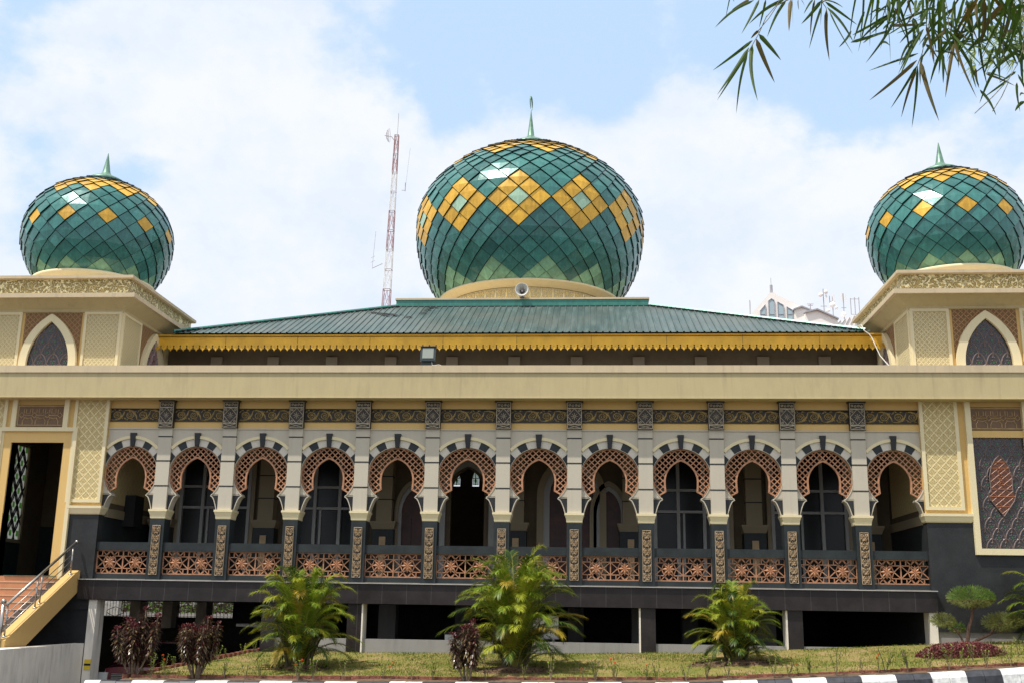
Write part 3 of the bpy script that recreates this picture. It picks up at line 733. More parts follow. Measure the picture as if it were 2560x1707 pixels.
# ---- eave: soffit, carved fascia board
b = MB(); b.box(-1.7, 19.5, 2.44, 3.5, 6.98, 7.0, 0); b.build('eave_soffit', 'inwall', mosque)
b = MB(); p = .193; n = int((19.45+1.62)/p); x = -1.62; zt, zb0 = 7.04, 6.70
for i in range(n):
    xa = x+i*p; c = xa+p/2
    def hole(s):
        # half of the keyhole cut at the tooth joint, s=-1 left edge, +1 right edge
        e = xa if s < 0 else xa+p; d = 1 if s < 0 else -1
        return [(e, zb0+.055), (e+d*.018, zb0+.045), (e+d*.024, zb0+.03), (e+d*.016, zb0+.012), (e+d*.006, zb0+.004), (e+d*.02, zb0-.015), (e+d*.03, zb0-.028), (e+d*.012, zb0-.045), (e+d*.03, zb0-.058)]
    low = [(c-.052, zb0-.05), (c-.03, zb0-.078), (c-.016, zb0-.085), (c, zb0-.125), (c+.016, zb0-.085), (c+.03, zb0-.078), (c+.052, zb0-.05)]
    poly = [(xa, zt)]+hole(-1)+low+hole(1)[::-1]+[(xa+p, zt)]
    b.prism(poly, 2.44, 2.465, 0)
    b.prism([(c-.014, zb0+.005), (c+.014, zb0+.005), (c, zb0+.022)], 2.436, 2.439, 1)
for i in range(0, n, 11): b.box(x+i*p-.004, x+i*p+.004, 2.433, 2.437, 6.78, zt, 1)
b.box(-1.62, 19.45, 2.41, 2.47, 7.02, 7.055, 0)
b.build('carved_fascia_board', ['ybrd', 'inwall'], mosque)
# ---- metal roof
ex0, ex1, ey, ez = -1.05, 18.75, 2.36, 7.10
px0, px1, py, pz = 4.86, 12.98, 6.0, 8.86
b = MB()
def zfront(y): return ez+(pz-ez)*(y-ey)/(py-ey)
rp = .19; xx = ex0-.05; cols = []
def ytop(x):
    if x < px0: return ey+(py-ey)*max(0, (x-ex0))/(px0-ex0)
    if x > px1: return ey+(py-ey)*max(0, (ex1-x))/(ex1-px1)
    return py
prof = [(0, 0), (.115, 0), (.132, .028), (.158, .028), (.175, 0)]
x = ex0
prev = None
while x < ex1:
    for dx, dz in prof:
        X = x+dx; yt = ytop(X)
        cur = ((X, ey-.05, ez-.03+dz), (X, yt, zfront(yt)+dz))
        if prev: b.face([prev[0], cur[0], cur[1], prev[1]], 0)
        prev = cur
    x += rp
# side and rear slopes
yb = 17.6; pyb = 14.1
for (x0, x1) in ((ex0, px0), (ex1, px1)):
    b.face([(x0, ey, ez), (x1, py, pz), (x1, pyb, pz), (x0, yb, ez)], 0)
b.face([(ex0, yb, ez), (px0, pyb, pz), (px1, pyb, pz), (ex1, yb, ez)], 0)
roof = b.build('metal_roof', ['roof'], mosque)
b = MB()
for (a, c) in (((ex0, ey), (px0, py)), ((ex1, ey), (px1, py))):
    b = MB(); b.tube([(a[0]+(c[0]-a[0])*t/10, a[1]+(c[1]-a[1])*t/10, zfront(a[1]+(c[1]-a[1])*t/10)+.035) for t in range(11)], .055, 6, 0)
    for i in range(46):
        t = (i+.5)/46; X = a[0]+(c[0]-a[0])*t; Y = a[1]+(c[1]-a[1])*t; d = 1 if c[0] > a[0] else -1
        b.box(X+d*.03, X+d*.13, Y-.09, Y-.04, zfront(Y)-.01, zfront(Y)+.03, 1)
    b.build('ridge_cap', ['trim', 'dark'], roof)
b = MB(); r_ = random.Random(3)
for (cx, cy) in [(4.62+.10*i, 4.72-.12*(i % 3)) for i in range(7)]+[(4.25+.11*i, 5.0-.05*i) for i in range(6)]+[(5.95-.03*i, 5.72-.28*i) for i in range(4)]+[(6.02, 5.75), (6.12, 5.76), (5.5, 4.35)]:
    z = zfront(cy)+.034; s = r_.uniform(.06, .13)
    b.face([(cx-s*1.3, cy-s*.3, zfront(cy-s*.3)+.034), (cx+s, cy-s*.7, zfront(cy-s*.7)+.034), (cx+s*1.2, cy+s*.4, zfront(cy+s*.4)+.034), (cx-s*.5, cy+s*.6, zfront(cy+s*.6)+.034)], 0)
b.build('roof_damage', ['dark'], roof)
# ---- platform, drum and main dome
cx0, cy0 = 8.87, 10.05
b = MB(); hh = 4.06
b.box(cx0-hh, cx0+hh, cy0-hh, cy0+hh, 8.7, 9.085, 0); b.box(cx0-hh-.03, cx0+hh+.03, cy0-hh-.03, cy0+hh+.03, 9.085, 9.145, 1); b.box(cx0-hh-.05, cx0+hh+.05, cy0-hh-.05, cy0+hh+.05, 8.84, 8.87, 2)
b.build('dome_platform', ['trim', 'pale', 'seam'], mosque)

# ---- domes clad in overlapping diamond panels
def dome(cx, cy, R, zb, zc, zt, rb, pu, pl, ncol, step, phase, colour, ztop_cut, name_label, tw=.05):
    def rad(z):
        if z >= zc: q = min(1, (z-zc)/(zt-zc)); return R*max(0, 1-q**pu)**(1/pu)
        q = (zc-z)/(zc-zb); return R-(R-rb)*q**pl
    def nrm(z):
        dr = (rad(min(zt-.001, z+.01))-rad(z-.01))/.02 if z < zt-.02 else -5
        L = hypot(1, dr); return 1/L, -dr/L
    lev = [zb]; z = zb
    while z < zt-.01 and len(lev) < 80:
        need = step*2*pi*rad(z)/ncol/2; s = 0; zz = z
        while s < need and zz < zt-.004:
            dz = .004; s += hypot(dz, rad(zz+dz)-rad(zz)); zz += dz
        z = zz; lev.append(z)
        if rad(z) < ztop_cut: break
    core = MB(); prof = [(rad(zb+(lev[-1]-zb)*i/60)-.02, zb+(lev[-1]-zb)*i/60) for i in range(61)]+[(0, lev[-1]+.02)]
    core.lathe([(rb-.5, zb-.02)]+prof, 0, 0, 72, 0)
    d = core.build('dome', ['seam'], mosque, smooth=True, loc=(cx, cy, 0), label=name_label)
    t = MB()
    def pt(c, j, off):
        z = lev[j]; a = phase+c*pi/ncol; nx, nz = nrm(z); r = rad(z)+off*nx
        return Vector((r*sin(a), -r*cos(a), z+off*nz))
    nj = len(lev)-1
    jit = random.Random(9)
    for j in range(0, nj):
        for c in range(2*ncol):
            if (c+j) % 2 == 0: continue
            jj = jit.uniform(-.014, .014)
            T = pt(c, j+1, .004); Rr = pt(c+1, j, tw*.55+jj); Lf = pt(c-1, j, tw*.55-jj)
            B = pt(c, j-1, tw+jj) if j > 0 else (Rr+Lf)/2-Vector((0, 0, .01))
            C0 = (T+B+Rr+Lf)/4
            mid = (Rr+Lf)/2
            q = .955
            T, Rr, Lf, B = [C0+(p-C0)*q for p in (T, Rr, Lf, B)]
            mi = colour(c, j)
            n = Vector((mid.x, mid.y, 0)).normalized(); nx, nz = nrm(lev[j]); n = Vector((n.x*nx, n.y*nx, nz))
            m1 = Lf; m2 = Rr; cen = (Lf+Rr)/2+n*(hypot((Rr-Lf).x, (Rr-Lf).y)*.022)
            k = len(t.v); t.v += [tuple(v) for v in (T, Lf, B, Rr, cen)]+[tuple(v-n*.03) for v in (T, Lf, B, Rr)]
            for fc in ((0, 1, 4), (1, 2, 4), (2, 3, 4), (3, 0, 4)): t.f.append(tuple(k+i for i in fc)); t.m.append(mi)
            for a, bb in ((0, 1), (1, 2), (2, 3), (3, 0)): t.f.append((k+a, k+5+a, k+5+bb, k+bb)); t.m.append(5)
    t.build('panel_cladding', ['teal', 'yel', 'mint', 'pmint', 'teal2', 'seam'], d)
    return d, lev, rad
tr_rnd = random.Random(2)
def col_main(c, j):
    k = (c % 6); k = k if k <= 3 else k-6          # distance from the diamond centre column
    a = (k+(j-9))/2; bb = (k-(j-9))/2
    for kk in (k, k-6, k+6):
        a = (kk+(j-9))/2; bb = (kk-(j-9))/2
        if abs(a) <= 1.01 and abs(bb) <= 1.01: return 3 if abs(a) < .1 and abs(bb) < .1 else 1
    if j <= 2:
        d = abs(abs(k)-3)               # 0 at the peak column
        if j+d <= 2: return 2
    if j >= 16:
        d = abs(abs(k)-3)
        if d <= j-16 and j < 22: return 1
        if j >= 22: return 1 if (j % 4) < 2 else 0
    return 4 if (c*7+j*13) % 5 == 0 else 0
d0, lev0, rad0 = dome(cx0, cy0, 4.09, 10.1, 13.0, 16.02, 3.15, 1.8, 2.5, 36, .94, radians(-1.9), col_main, .55, 'large central dome of green panels with a belt of yellow diamonds', .075)
def col_small(c, j):
    k = c % 4; k = k if k <= 2 else k-4
    if j == 7 and k == 0: return 1
    if j <= 1 and abs(k)+j <= 1: return 2
    if j >= 11:
        d = abs(abs(k)-2)
        if d <= j-11 and j < 15: return 1
    return 4 if (c*5+j*11) % 5 == 0 else 0
# crown of the main dome
def crown(d, r0, z0, z1, zs, rs, ring):
    b = MB(); b.lathe([(r0, z0-.02), (r0*1.02, z0+.03), (r0*.9, z0+.06), (r0*.85, z0+.09), (r0*.62, z0+(z1-z0)*.5), (r0*.3, z0+(z1-z0)*.8), (rs*1.1, z1), (rs, z1+.02), (rs*.45, z1+(zs-z1)*.6), (.008, zs)], 0, 0, 32, 0)
    b.build('finial', ['verd'], d, smooth=True)
    if ring:
        b = MB(); zc = zs+.28
        b.tube([(.035*cos(a)*0+.0+.07*cos(a)*.35, .24*cos(a), zc+.26*sin(a)+.0) for a in [(-1.2+i*(2*pi-.7)/24+.0) for i in range(25)]], lambda t: .008+.024*sin(pi*t), 8, 0)
        b.build('crescent', ['verd'], d, smooth=True)
crown(d0, .85, 16.10, 16.56, 17.62, .13, True)
b = MB(); b.lathe([(2.55, 9.14), (2.86, 9.14), (2.90, 9.20), (2.88, 9.86)], cx0, cy0, 96, 0)
# ornament standing on the drum: palmettes and scrolls
def on_drum(pts, wd, h=.02, mi=1, r=2.885):
    n = len(pts); rows = []
    for i, (s, z) in enumerate(pts):
        a_ = pts[max(0, i-1)]; c_ = pts[min(n-1, i+1)]; dx, dz = c_[0]-a_[0], c_[1]-a_[1]; L = hypot(dx, dz) or 1
        wv = wd(i/(n-1)) if callable(wd) else wd
        k = len(b.v)
        for (ss, zz, o) in ((s-dz/L*wv/2, z+dx/L*wv/2, 0), (s, z, h), (s+dz/L*wv/2, z-dx/L*wv/2, 0)):
            th = ss/r; b.v.append((cx0+(r+o)*sin(th), cy0-(r+o)*cos(th), zz))
        rows.append(k)
    for p_, q_ in zip(rows, rows[1:]): b.f += [(p_, p_+1, q_+1, q_), (p_+1, p_+2, q_+2, q_+1)]; b.m += [mi, mi]
NP = 46; pitch = 2*pi*2.885/NP
for i in range(-16, 17):
    s0 = i*pitch
    for sg in (-1, 1):
        for (ox, oz, r0, tr, st) in ((.10, 9.72, .055, 1.3, .5), (.09, 9.56, .04, 1.2, 2.5), (.10, 9.32, .045, 1.3, 4.2), (.06, 9.44, .03, 1.1, 1.0)):
            on_drum([(s0+sg*(ox+r0*(1-t/14*.75)*cos(st+t/14*tr*2*pi)), oz+r0*(1-t/14*.75)*sin(st+t/14*tr*2*pi)) for t in range(15)], .020)
        on_drum([(s0+sg*.01, 9.22), (s0+sg*.05, 9.36), (s0+sg*.02, 9.50), (s0+sg*.06, 9.66)], .018)
        on_drum([(s0+sg*.195, 9.18), (s0+sg*.15, 9.4), (s0+sg*.19, 9.62), (s0+sg*.197, 9.84)], lambda t: .014+.022*sin(pi*t))
    on_drum([(s0, 9.2), (s0, 9.82)], lambda t: .01+.05*abs(sin(2*pi*t)), .03)
b.build('gold_drum', ['goldb', 'goldr'], mosque)
b = MB(); b.lathe([(2.88, 9.87), (2.94, 9.87), (2.94, 9.90), (3.02, 9.91), (3.08, 9.97), (3.17, 10.0), (3.22, 10.03), (3.22, 10.08), (3.12, 10.10), (2.6, 10.10)], cx0, cy0, 96, 0)
b.build('dome_ring', ['cream'], mosque, smooth=True)
# ---- corner towers
def lead_window(mb, out, cx, w_, h_, z0, yf, mg, mbar, mgem, ph, swap=None):
    """leaded glass: glass sheet + overlapping wavy arcs + small stars; out = outline (x,z)"""
    mb.prism(out, yf+.03, yf+.05, mg)
    t = lambda x, z: inside(out, x, z)
    nx = max(2, int(round(w_/ph)))
    for row in range(-1, int(h_/(ph*.8))+2):
        zz = z0+row*ph*.8
        for i in range(-1, nx+2):
            x0 = cx-w_/2+(i+(row % 2)*.5)*ph
            for s in (-1, 1):
                pts = [(x0+s*(ph*.5)*sin(u*pi/10*.5), zz+ph*1.05*(1-(u/10)**1.6)-.0) for u in range(11)]
                pts += [(x0+s*(ph*.5+ph*.12*v/4), zz-ph*.12*v/4) for v in range(1, 4)]
                for run in clip_runs(pts, t): mb.ribbon(run, .032, yf+.03, .026, mbar)
            cz = zz+ph*.35
            for a in range(6):
                p1 = (x0+.055*cos(a*pi/3), cz+.055*sin(a*pi/3)); p2 = (x0+.055*cos((a+1)*pi/3), cz+.055*sin((a+1)*pi/3)); p3 = (x0+.11*cos((a+.5)*pi/3), cz+.11*sin((a+.5)*pi/3))
                if t(*p1) and t(*p2) and t(*p3): mb.ribbon([p1, p3, p2], .016, yf+.03, .014, mbar)
            if t(x0-.03, cz) and t(x0+.03, cz) and mgem is not None:
                mb.prism([(x0+.032*cos(a*pi/3), cz+.032*sin(a*pi/3)) for a in range(6)], yf+.022, yf+.031, mgem)
def tower(cx, cy, sx, sy, lab, side):
    """side=+1: the face towards +x is seen, -1: the face towards -x"""
    b = MB(); b.box(-sx, sx, -sy, sy, 4.7, 7.16, 0)
    tw = b.build('corner_tower', ['ochre'], mosque, loc=(cx, cy, 0), label=lab)
    yf = -sy
    # wall panels (front, and the visible side), sunk relief inside a cream border
    def face_panels(rot, half, ww, name='window'):
        """elements in a local front frame (x right, y=-depth front at 0), rotated about z"""
        o = []
        for s in (-1, 1):
            p = MB(); x0, x1 = (ww+.08, half-.0) if s > 0 else (-half, -ww-.08)
            for (a, c, d_, e) in ((x0, x0+.075, 5.3, 7.12), (x1-.075, x1, 5.3, 7.12)): p.box(a, c, -.045, .01, d_, e, 0)
            p.box(x0+.075, x1-.075, -.045, .01, 7.045, 7.12, 0); p.box(x0+.075, x1-.075, -.02, .01, 5.3, 7.045, 1)
            o.append((p, 'wall_panel', ['cream', 'trellf'], -half))
        q = MB(); q.box(-ww-.0, ww+.0, -.018, .01, 5.3, 7.12, 0); o.append((q, 'carved_spandrel', ['brown'], 0))
        r = MB(); W = ww-.0; A = [(-W, 5.3)]+lancet(W, 1.38, 5.67, 16)+[(W, 5.3)]; Wi = W-.21; B = [(-Wi, 5.3)]+lancet(Wi, 1.17, 5.67, 16)+[(Wi, 5.3)]
        r.strip(B, A, -.13, .0, 0); o.append((r, 'pointed_window_frame', ['cream'], 0))
        g_ = MB(); lead_window(g_, [(-Wi-.0, 5.3)]+lancet(Wi, 1.17, 5.67, 16)+[(Wi, 5.3)], 0, 2*Wi, 1.9, 5.0, -.07, 0, 1, 2, .36)
        o.append((g_, 'leaded_window', ['leadg', 'lead', 'greeng'] if rot == 0 else ['pinkg', 'lead', 'greeng'], 0))
        for mbx, nm, mt, _ in o:
            ob = mbx.build(nm, mt, tw)
            if rot == 0: ob.location = (0, -sy, 0)
            elif rot > 0: ob.location = (sx, 0, 0); ob.rotation_euler = (0, 0, pi/2)
            else: ob.location = (-sx, 0, 0); ob.rotation_euler = (0, 0, -pi/2)
    face_panels(0, sx, .80)
    face_panels(1, sy, .80); face_panels(-1, sy, .80)
    c = MB(); c.sq([(.01, 7.10), (.05, 7.12), (.06, 7.18), (.38, 7.40), (.40, 7.41)], -sx, sx, -sy, sy, 0, False); c.sq([(.38, 7.41), (.49, 7.41), (.49, 7.53), (.20, 7.54)], -sx, sx, -sy, sy, 1)
    c.build('cornice', ['tan', 'pale'], tw)
    f_ = MB(); f_.sq([(.23, 7.54), (.23, 7.56), (.21, 7.57), (.21, 7.96), (.23, 7.97), (.23, 7.98)], -sx, sx, -sy, sy, 0); f_.build('gold_frieze', ['gold'], tw)
    e = MB(); e.sq([(.28, 7.98), (.33, 8.0), (.33, 8.08), (.1, 8.09)], -sx, sx, -sy, sy, 0); e.build('coping', ['pale'], tw)
    g_ = MB(); g_.lathe([(1.5, 8.08), (1.58, 8.08), (1.58, 8.3), (1.62, 8.36), (1.70, 8.42), (1.72, 8.46), (1.72, 8.52), (1.6, 8.56), (1.2, 8.56)], 0, 0, 64, 0); g_.build('dome_ring', ['cream'], tw, smooth=True)
    return tw
TX = (-3.56, 21.2)
tower(TX[0], 2.28, 1.93, 2.13, 'left corner tower with gold frieze under its dome', 1)
tower(TX[1], 2.38, 1.87, 2.23, 'right corner tower with gold frieze under its dome', -1)
for X, Y, ph in ((-3.6, 2.35, 0.0), (21.17, 2.45, radians(-2.5))):
    d, lv, rd = dome(X, Y, 2.13, 8.55, 9.95, 11.78, 1.62, 2.0, 2.2, 24, .92, ph, col_small, .32, ('small left dome' if X < 0 else 'small right dome')+' of green panels with single yellow diamonds', .055)
    crown(d, .56, 11.80, 12.10, 12.75, .12, False)
# ---- wings of the ground storey
def wing(sgn, cxw, door):
    W = MB()
    X0, X1 = cxw-1.87, cxw+1.87
    zc0, zc1 = 1.655, 1.87
    lo = -1.95 if not door else -1.75
    hole = (cxw-.72, cxw+.72, .06, 3.52) if door else (cxw-.64, cxw+.64, 1.04, 3.76)
    # wall body with a real opening
    W.box(X0, hole[0], .02, .30, zc0, CT, 0); W.box(hole[1], X1, .02, .30, zc0, CT, 0); W.box(hole[0], hole[1], .02, .30, hole[3], CT, 0)
    W.box(X0, hole[0], -.01, .30, lo+1.0, zc0, 1); W.box(hole[1], X1, -.01, .30, lo+1.0, zc0, 1)
    if hole[2] > .1: W.box(hole[0], hole[1], -.01, .30, lo+1.0, hole[2], 1)
    else: W.box(hole[0], hole[1], -.01, .30, lo+1.0, 0.0, 1)
    W.box(X0-.0, X1, .03, .30, lo-1.2, lo+1.0, 2)
    # beyond the wing
    xa, xb = (-14, X0) if sgn < 0 else (X1, 32)
    W.box(xa, xb, .5, .7, -2.5, CT, 0)
    W.build('wing_wall', ['ochre', 'black', 'conc' if not door else 'black'], mosque)
    for s in (-1, 1):
        p = MB(); a, c = sorted((cxw+s*.92, cxw+s*1.87)) if door is None else sorted((cxw+s*.93, cxw+s*1.87))
        p.box(a, a+.085, -.045, .03, 1.955, CT, 0); p.box(c-.085, c, -.045, .03, 1.955, CT, 0); p.box(a+.085, c-.085, -.045, .03, 1.955, 2.04, 0)
        p.box(a+.085, c-.085, -.015, .03, 2.04, CT, 1)
        p.build('wall_panel', ['cream', 'trell'], mosque)
        q = MB(); fx0, fx1 = sorted((cxw+s*(1.08 if door else .78), cxw+s*1.90))
        q.sq([(-.02, zc0-.005), (.0, zc0+.02), (.03, zc0+.12), (.045, zc0+.15), (.045, zc1), (-.02, zc1+.005)], fx0, fx1, -.05, .30, 0); q.build('capital_band', ['cream'], mosque)
    # carved brown panel over the opening
    f = MB(); x0, x1 = cxw-.645, cxw+.645
    f.box(x0, x1, -.02, .03, 3.95, 4.53, 0)
    for (a, c) in (((x0+.02, 3.98), (x1-.02, 3.98)), ((x0+.02, 4.50), (x1-.02, 4.50)), ((x0+.02, 3.98), (x0+.02, 4.5)), ((x1-.02, 3.98), (x1-.02, 4.5))): f.ribbon([a, c], .03, -.02, .025, 1)
    nn = 3.5; pw = (x1-x0-.06)/nn
    for i in range(4):
        xc = x0+.03+pw*(i+.25)
        f.ribbon([(xc, 4.18), (xc+.07, 4.25), (xc, 4.32), (xc-.07, 4.25), (xc, 4.18)], .026, -.02, .03, 1)
        for s in (-1, 1):
            if not (x0+.03 < xc+s*pw*.5 < x1-.02): continue
            f.ribbon([(xc+s*.07, 4.25), (xc+s*pw*.5, 4.25)], .022, -.02, .022, 1); f.ribbon([(xc+s*.06, 4.19), (xc+s*pw*.5, 4.16)], .024, -.02, .026, 1)
            f.ribbon([(xc+s*.04, 4.0), (xc+s*.04, 4.10), (xc+s*.09, 4.17)], .022, -.02, .026, 1)
            f.ribbon([(xc+s*.06, 4.30), (xc+s*.06, 4.42), (xc+s*.12, 4.42), (xc+s*.12, 4.30), (xc+s*pw*.5, 4.30)], .022, -.02, .026, 1)
    f.build('carved_panel', ['brpan', 'brhi'], mosque)
    # cream uprights
    u = MB()
    for s in (-1, 1):
        if door: a, c = sorted((cxw+s*.65, cxw+s*.78)); u.box(a, c, -.075, .03, 3.91, CT, 0)
        else: a, c = sorted((cxw+s*.63, cxw+s*.765)); u.box(a, c, -.10, .02, .88, CT, 0)
    if not door: u.prism([(cxw-.63, 1.03), (cxw+.63, 1.03), (cxw+.63, .88), (cxw-.63, .88)], -.10, .02, 0); u.box(cxw-.63, cxw+.63, -.04, .02, 3.76, 3.93, 1)
    else:
        for s in (-1, 1): a, c = sorted((cxw+s*.985, cxw+s*1.085)); u.box(a, c, -.09, .02, .0, 3.815, 0)
        u.box(cxw-1.085, cxw+1.085, -.09, .02, 3.815, 3.92, 0)
        for s in (-1, 1): a, c = sorted((cxw+s*.72, cxw+s*.985)); u.box(a, c, -.03, .30, .0, 3.815, 1)
        u.box(cxw-.72, cxw+.72, -.03, .30, 3.52, 3.815, 1)
    u.build('opening_frame', ['cream', 'ochre'], mosque)
wing(-1, -3.52, True); wing(1, 21.21, False)
# right wing: tall leaded window with an amber lancet
b = MB(); X0, X1, Z0, Z1 = 21.21-.64, 21.21+.64, 1.04, 3.76
lead_window(b, [(X0, Z0), (X1, Z0), (X1, Z1), (X0, Z1)], 21.21, 1.28, 2.7, Z0-.1, .0, 0, 1, 2, .32)
am = [(21.21+x, z) for x, z in [(-.0, 1.82), (-.12, 1.98), (-.28, 2.2), (-.33, 2.38), (-.26, 2.42), (-.27, 2.8), (-.2, 3.06), (-.1, 3.22), (0, 3.32), (.1, 3.22), (.2, 3.06), (.27, 2.8), (.26, 2.42), (.33, 2.38), (.28, 2.2), (.12, 1.98)]]
b.prism(am, -.005, .03, 3); b.ribbon(am+[am[0]], .03, -.005, .02, 1)
tt = lambda x, z: inside(am, x, z)
for k in range(-6, 16):
    for s in (-1, 1):
        pts = [(20.6+.01*i, 1.9+k*.16+s*.01*i*.8) for i in range(121)]
        for run in clip_runs(pts, tt): b.ribbon([run[0], run[-1]], .014, -.005, .010, 4)
for z in (2.05, 2.3, 2.48, 3.0, 3.15):
    for run in clip_runs([(20.6+.01*i, z) for i in range(121)], tt): b.ribbon([run[0], run[-1]], .018, -.005, .014, 4)
for (z, r) in ((2.62, .035), (2.72, .03), (2.82, .035), (2.90, .05), (2.98, .03)): b.ribbon([(21.21+r*cos(a*pi/5), z+r*sin(a*pi/5)) for a in range(11)], .014, -.005, .02, 4)
b.build('tall_leaded_window', ['leadg', 'lead', 'greeng', 'amber', 'amberl'], mosque)
# left wing entrance lobby with a stained window in its side wall
b = MB()
b.box(-5.42, -5.34, .3, 2.0, 0, 4.6, 0); b.box(-5.42, -5.34, 3.1, 4.2, 0, 4.6, 0); b.box(-5.42, -5.34, 2.0, 3.1, 0, 1.1, 1); b.box(-5.42, -5.34, 2.0, 3.1, 3.85, 4.6, 0)
b.box(-5.42, -1.77, 4.2, 4.3, 0, 4.6, 0); b.box(-5.3, -1.80, 4.12, 4.2, 0, 1.6, 1); b.box(-5.42, -1.77, .3, 4.2, 4.6, 4.66, 0); b.box(-5.42, -1.77, .3, 4.2, -.1, .0, 2); b.box(-1.86, -1.78, .3, 4.2, 0, 4.6, 0)
b.box(-3.4, -2.95, 3.9, 4.15, 0, 4.5, 3)
b.build('lobby_wall', ['inwall', 'post', 'floor', 'inpil'], mosque)
b = MB()
def sp(y0, y1, z0, z1, x, mi): b.face([(x, y0, z0), (x, y1, z0), (x, y1, z1), (x, y0, z1)], mi)
sp(2.0, 3.1, 1.1, 3.85, -5.38, 0)
for j in range(7):
    for i in range(3):
        y = 2.18+i*.38+(j % 2)*.19; z = 1.32+j*.40
        if y > 2.95: continue
        b.box(-5.375, -5.36, y-.05, y+.05, z-.08, z+.08, 2)
        for s in (-1, 1):
            b.tube([(-5.365, y+s*.19*sin(t*pi/8), z-.42+.84*t/8) for t in range(9) if 1.1 < z-.42+.84*t/8 < 3.85], .022, 4, 1)
for (y0, y1, z0, z1) in ((1.98, 2.06, 1.1, 3.85), (3.04, 3.12, 1.1, 3.85), (1.98, 3.12, 1.05, 1.15), (1.98, 3.12, 3.8, 3.9)): b.box(-5.40, -5.32, y0, y1, z0, z1, 3)
b.build('lobby_stained_window', ['pane', 'dark', 'paneg', 'inpil'], mosque)
# ---- basement under the arcade
for X in (3.02, 5.20, 8.86, 12.50, 16.05):
    b = MB(); b.box(X-.18, X+.18, -.02, .40, -2.2 if X > 4 else -3.2, -.50, 0); b.build('basement_column', ['slab'], mosque)
for (a, c, zz) in ((5.385, 5.42, -2.2), (12.28, 12.315, -2.2), (15.82, 15.865, -2.2), (-1.66, -1.45, -3.4), (19.24, 19.42, -2.2)):
    b = MB(); b.box(a, c, -.03, .45, zz, -.505, 0); b.build('white_jamb', ['white'], mosque)
for (a, c) in ((3.2, 5.02), (5.42, 8.68), (9.04, 12.28), (12.68, 15.82), (16.23, 19.24)):
    b = MB(); b.box(a, c, .03, .25, -2.6, -1.35, 0); b.build('basement_sill_wall', ['conc'], mosque)
b = MB()
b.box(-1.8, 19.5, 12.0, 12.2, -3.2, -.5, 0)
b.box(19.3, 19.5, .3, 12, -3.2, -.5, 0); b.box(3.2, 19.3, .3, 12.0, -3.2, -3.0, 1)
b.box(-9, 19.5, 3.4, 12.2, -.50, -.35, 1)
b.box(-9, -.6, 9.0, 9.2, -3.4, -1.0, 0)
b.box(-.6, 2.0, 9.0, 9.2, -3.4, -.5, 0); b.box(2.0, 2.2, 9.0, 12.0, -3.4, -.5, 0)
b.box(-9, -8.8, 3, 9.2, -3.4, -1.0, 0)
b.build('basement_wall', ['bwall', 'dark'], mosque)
for (X, Y) in ((5.2, 4.5), (8.86, 4.5), (12.5, 4.5), (16.05, 4.5), (7.0, 8), (10.6, 8), (14.2, 8), (1.4, 6.0)):
    b = MB(); b.box(X-.25, X+.25, Y, Y+.5, -3.2, -.5, 0); b.build('basement_inner_column', ['conc'], mosque)
for (X, Y) in ((-4.0, 8.9), (-2.9, 8.9), (-1.75, 8.9), (-6.0, 8.9)):
    b = MB(); b.box(X-.17, X+.17, Y-.35, Y+.3, -1.35, -.5, 0); b.build('basement_white_pier', ['white'], mosque)
# window grille on the far opening
b = MB()
for i in range(16): b.tube([(-5.8+i*.1, 9.35, -1.0), (-5.8+i*.1, 9.35, -.5)], .008, 4, 0)
for s in (-1, 1): b.tube([(-5.0+s*(.02+.28*abs(sin(t*pi/10))), 9.34, -1.0+.3*t/10) for t in range(11)], .01, 4, 0)
b.build('iron_grille', ['iron'], mosque)

# ================================================================== GROUND
def interp(x, xs, ys):
    if x <= xs[0]: return ys[0]
    for a, b, c, d in zip(xs, xs[1:], ys, ys[1:]):
        if x <= b: return c+(d-c)*(x-a)/(b-a)
    return ys[-1]
zk = lambda x: interp(x, [1, 5, 9.5, 13, 15, 17.5, 20.5, 26], [-2.10, -2.04, -1.98, -1.91, -1.80, -1.65, -1.42, -1.15])
zw = lambda x: interp(x, [-2, 5, 10.3, 13.8, 16.3, 19, 22, 27], [-1.75, -1.68, -1.62, -1.53, -1.41, -1.25, -1.1, -.9])
def gz(x, y):
    t = min(1, max(0, (y+5.3)/5)); return (zk(x)-.02)*(1-t)+zw(x)*t
def xedge(y): return 1.50+(y+5.0)/5.0*1.32       # left border of the lawn
b = MB(); b.box(-1500, 1500, -1500, 1500, -6.2, -6.0, 0); tag(b.build('ground', 'soil'), 'plain ground around the mosque', 'ground', kind='structure')
b = MB(); xs = [-90, -40, -20, -8, -2, 1]+[1+.75*i for i in range(1, 34)]+[30, 45, 90]; ys = [-140, -60, -30, -18, -12, -8, -5.72]
for xa, xb in zip(xs, xs[1:]):
    for ya, yb_ in zip(ys, ys[1:]): b.face([(xa, ya, zk(xa)-.30), (xb, ya, zk(xb)-.30), (xb, yb_, zk(xb)-.30), (xa, yb_, zk(xa)-.30)], 0)
tag(b.build('road', 'asph'), 'grey asphalt road in front of the kerb', 'road', kind='structure')
b = MB()
b.face([(-1.5, -5.72, -2.40), (1.45, -5.72, -2.40), (1.45, -5.2, -2.45), (-1.5, -5.2, -2.45)], 0)
for (ya, za, yb_, zb_) in ((-5.2, -2.45, -3, -2.8), (-3, -2.8, 0, -3.05), (0, -3.05, 12, -3.1)):
    b.face([(-1.8, ya, za), (3.25, ya, za), (3.25, yb_, zb_), (-1.8, yb_, zb_)], 0)
b.face([(-9, 0, -3.06), (-1.8, 0, -3.06), (-1.8, 9, -3.1), (-9, 9, -3.1)], 0)
tag(b.build('driveway', 'drive'), 'driveway ramp going down under the arcade', 'driveway', kind='structure')
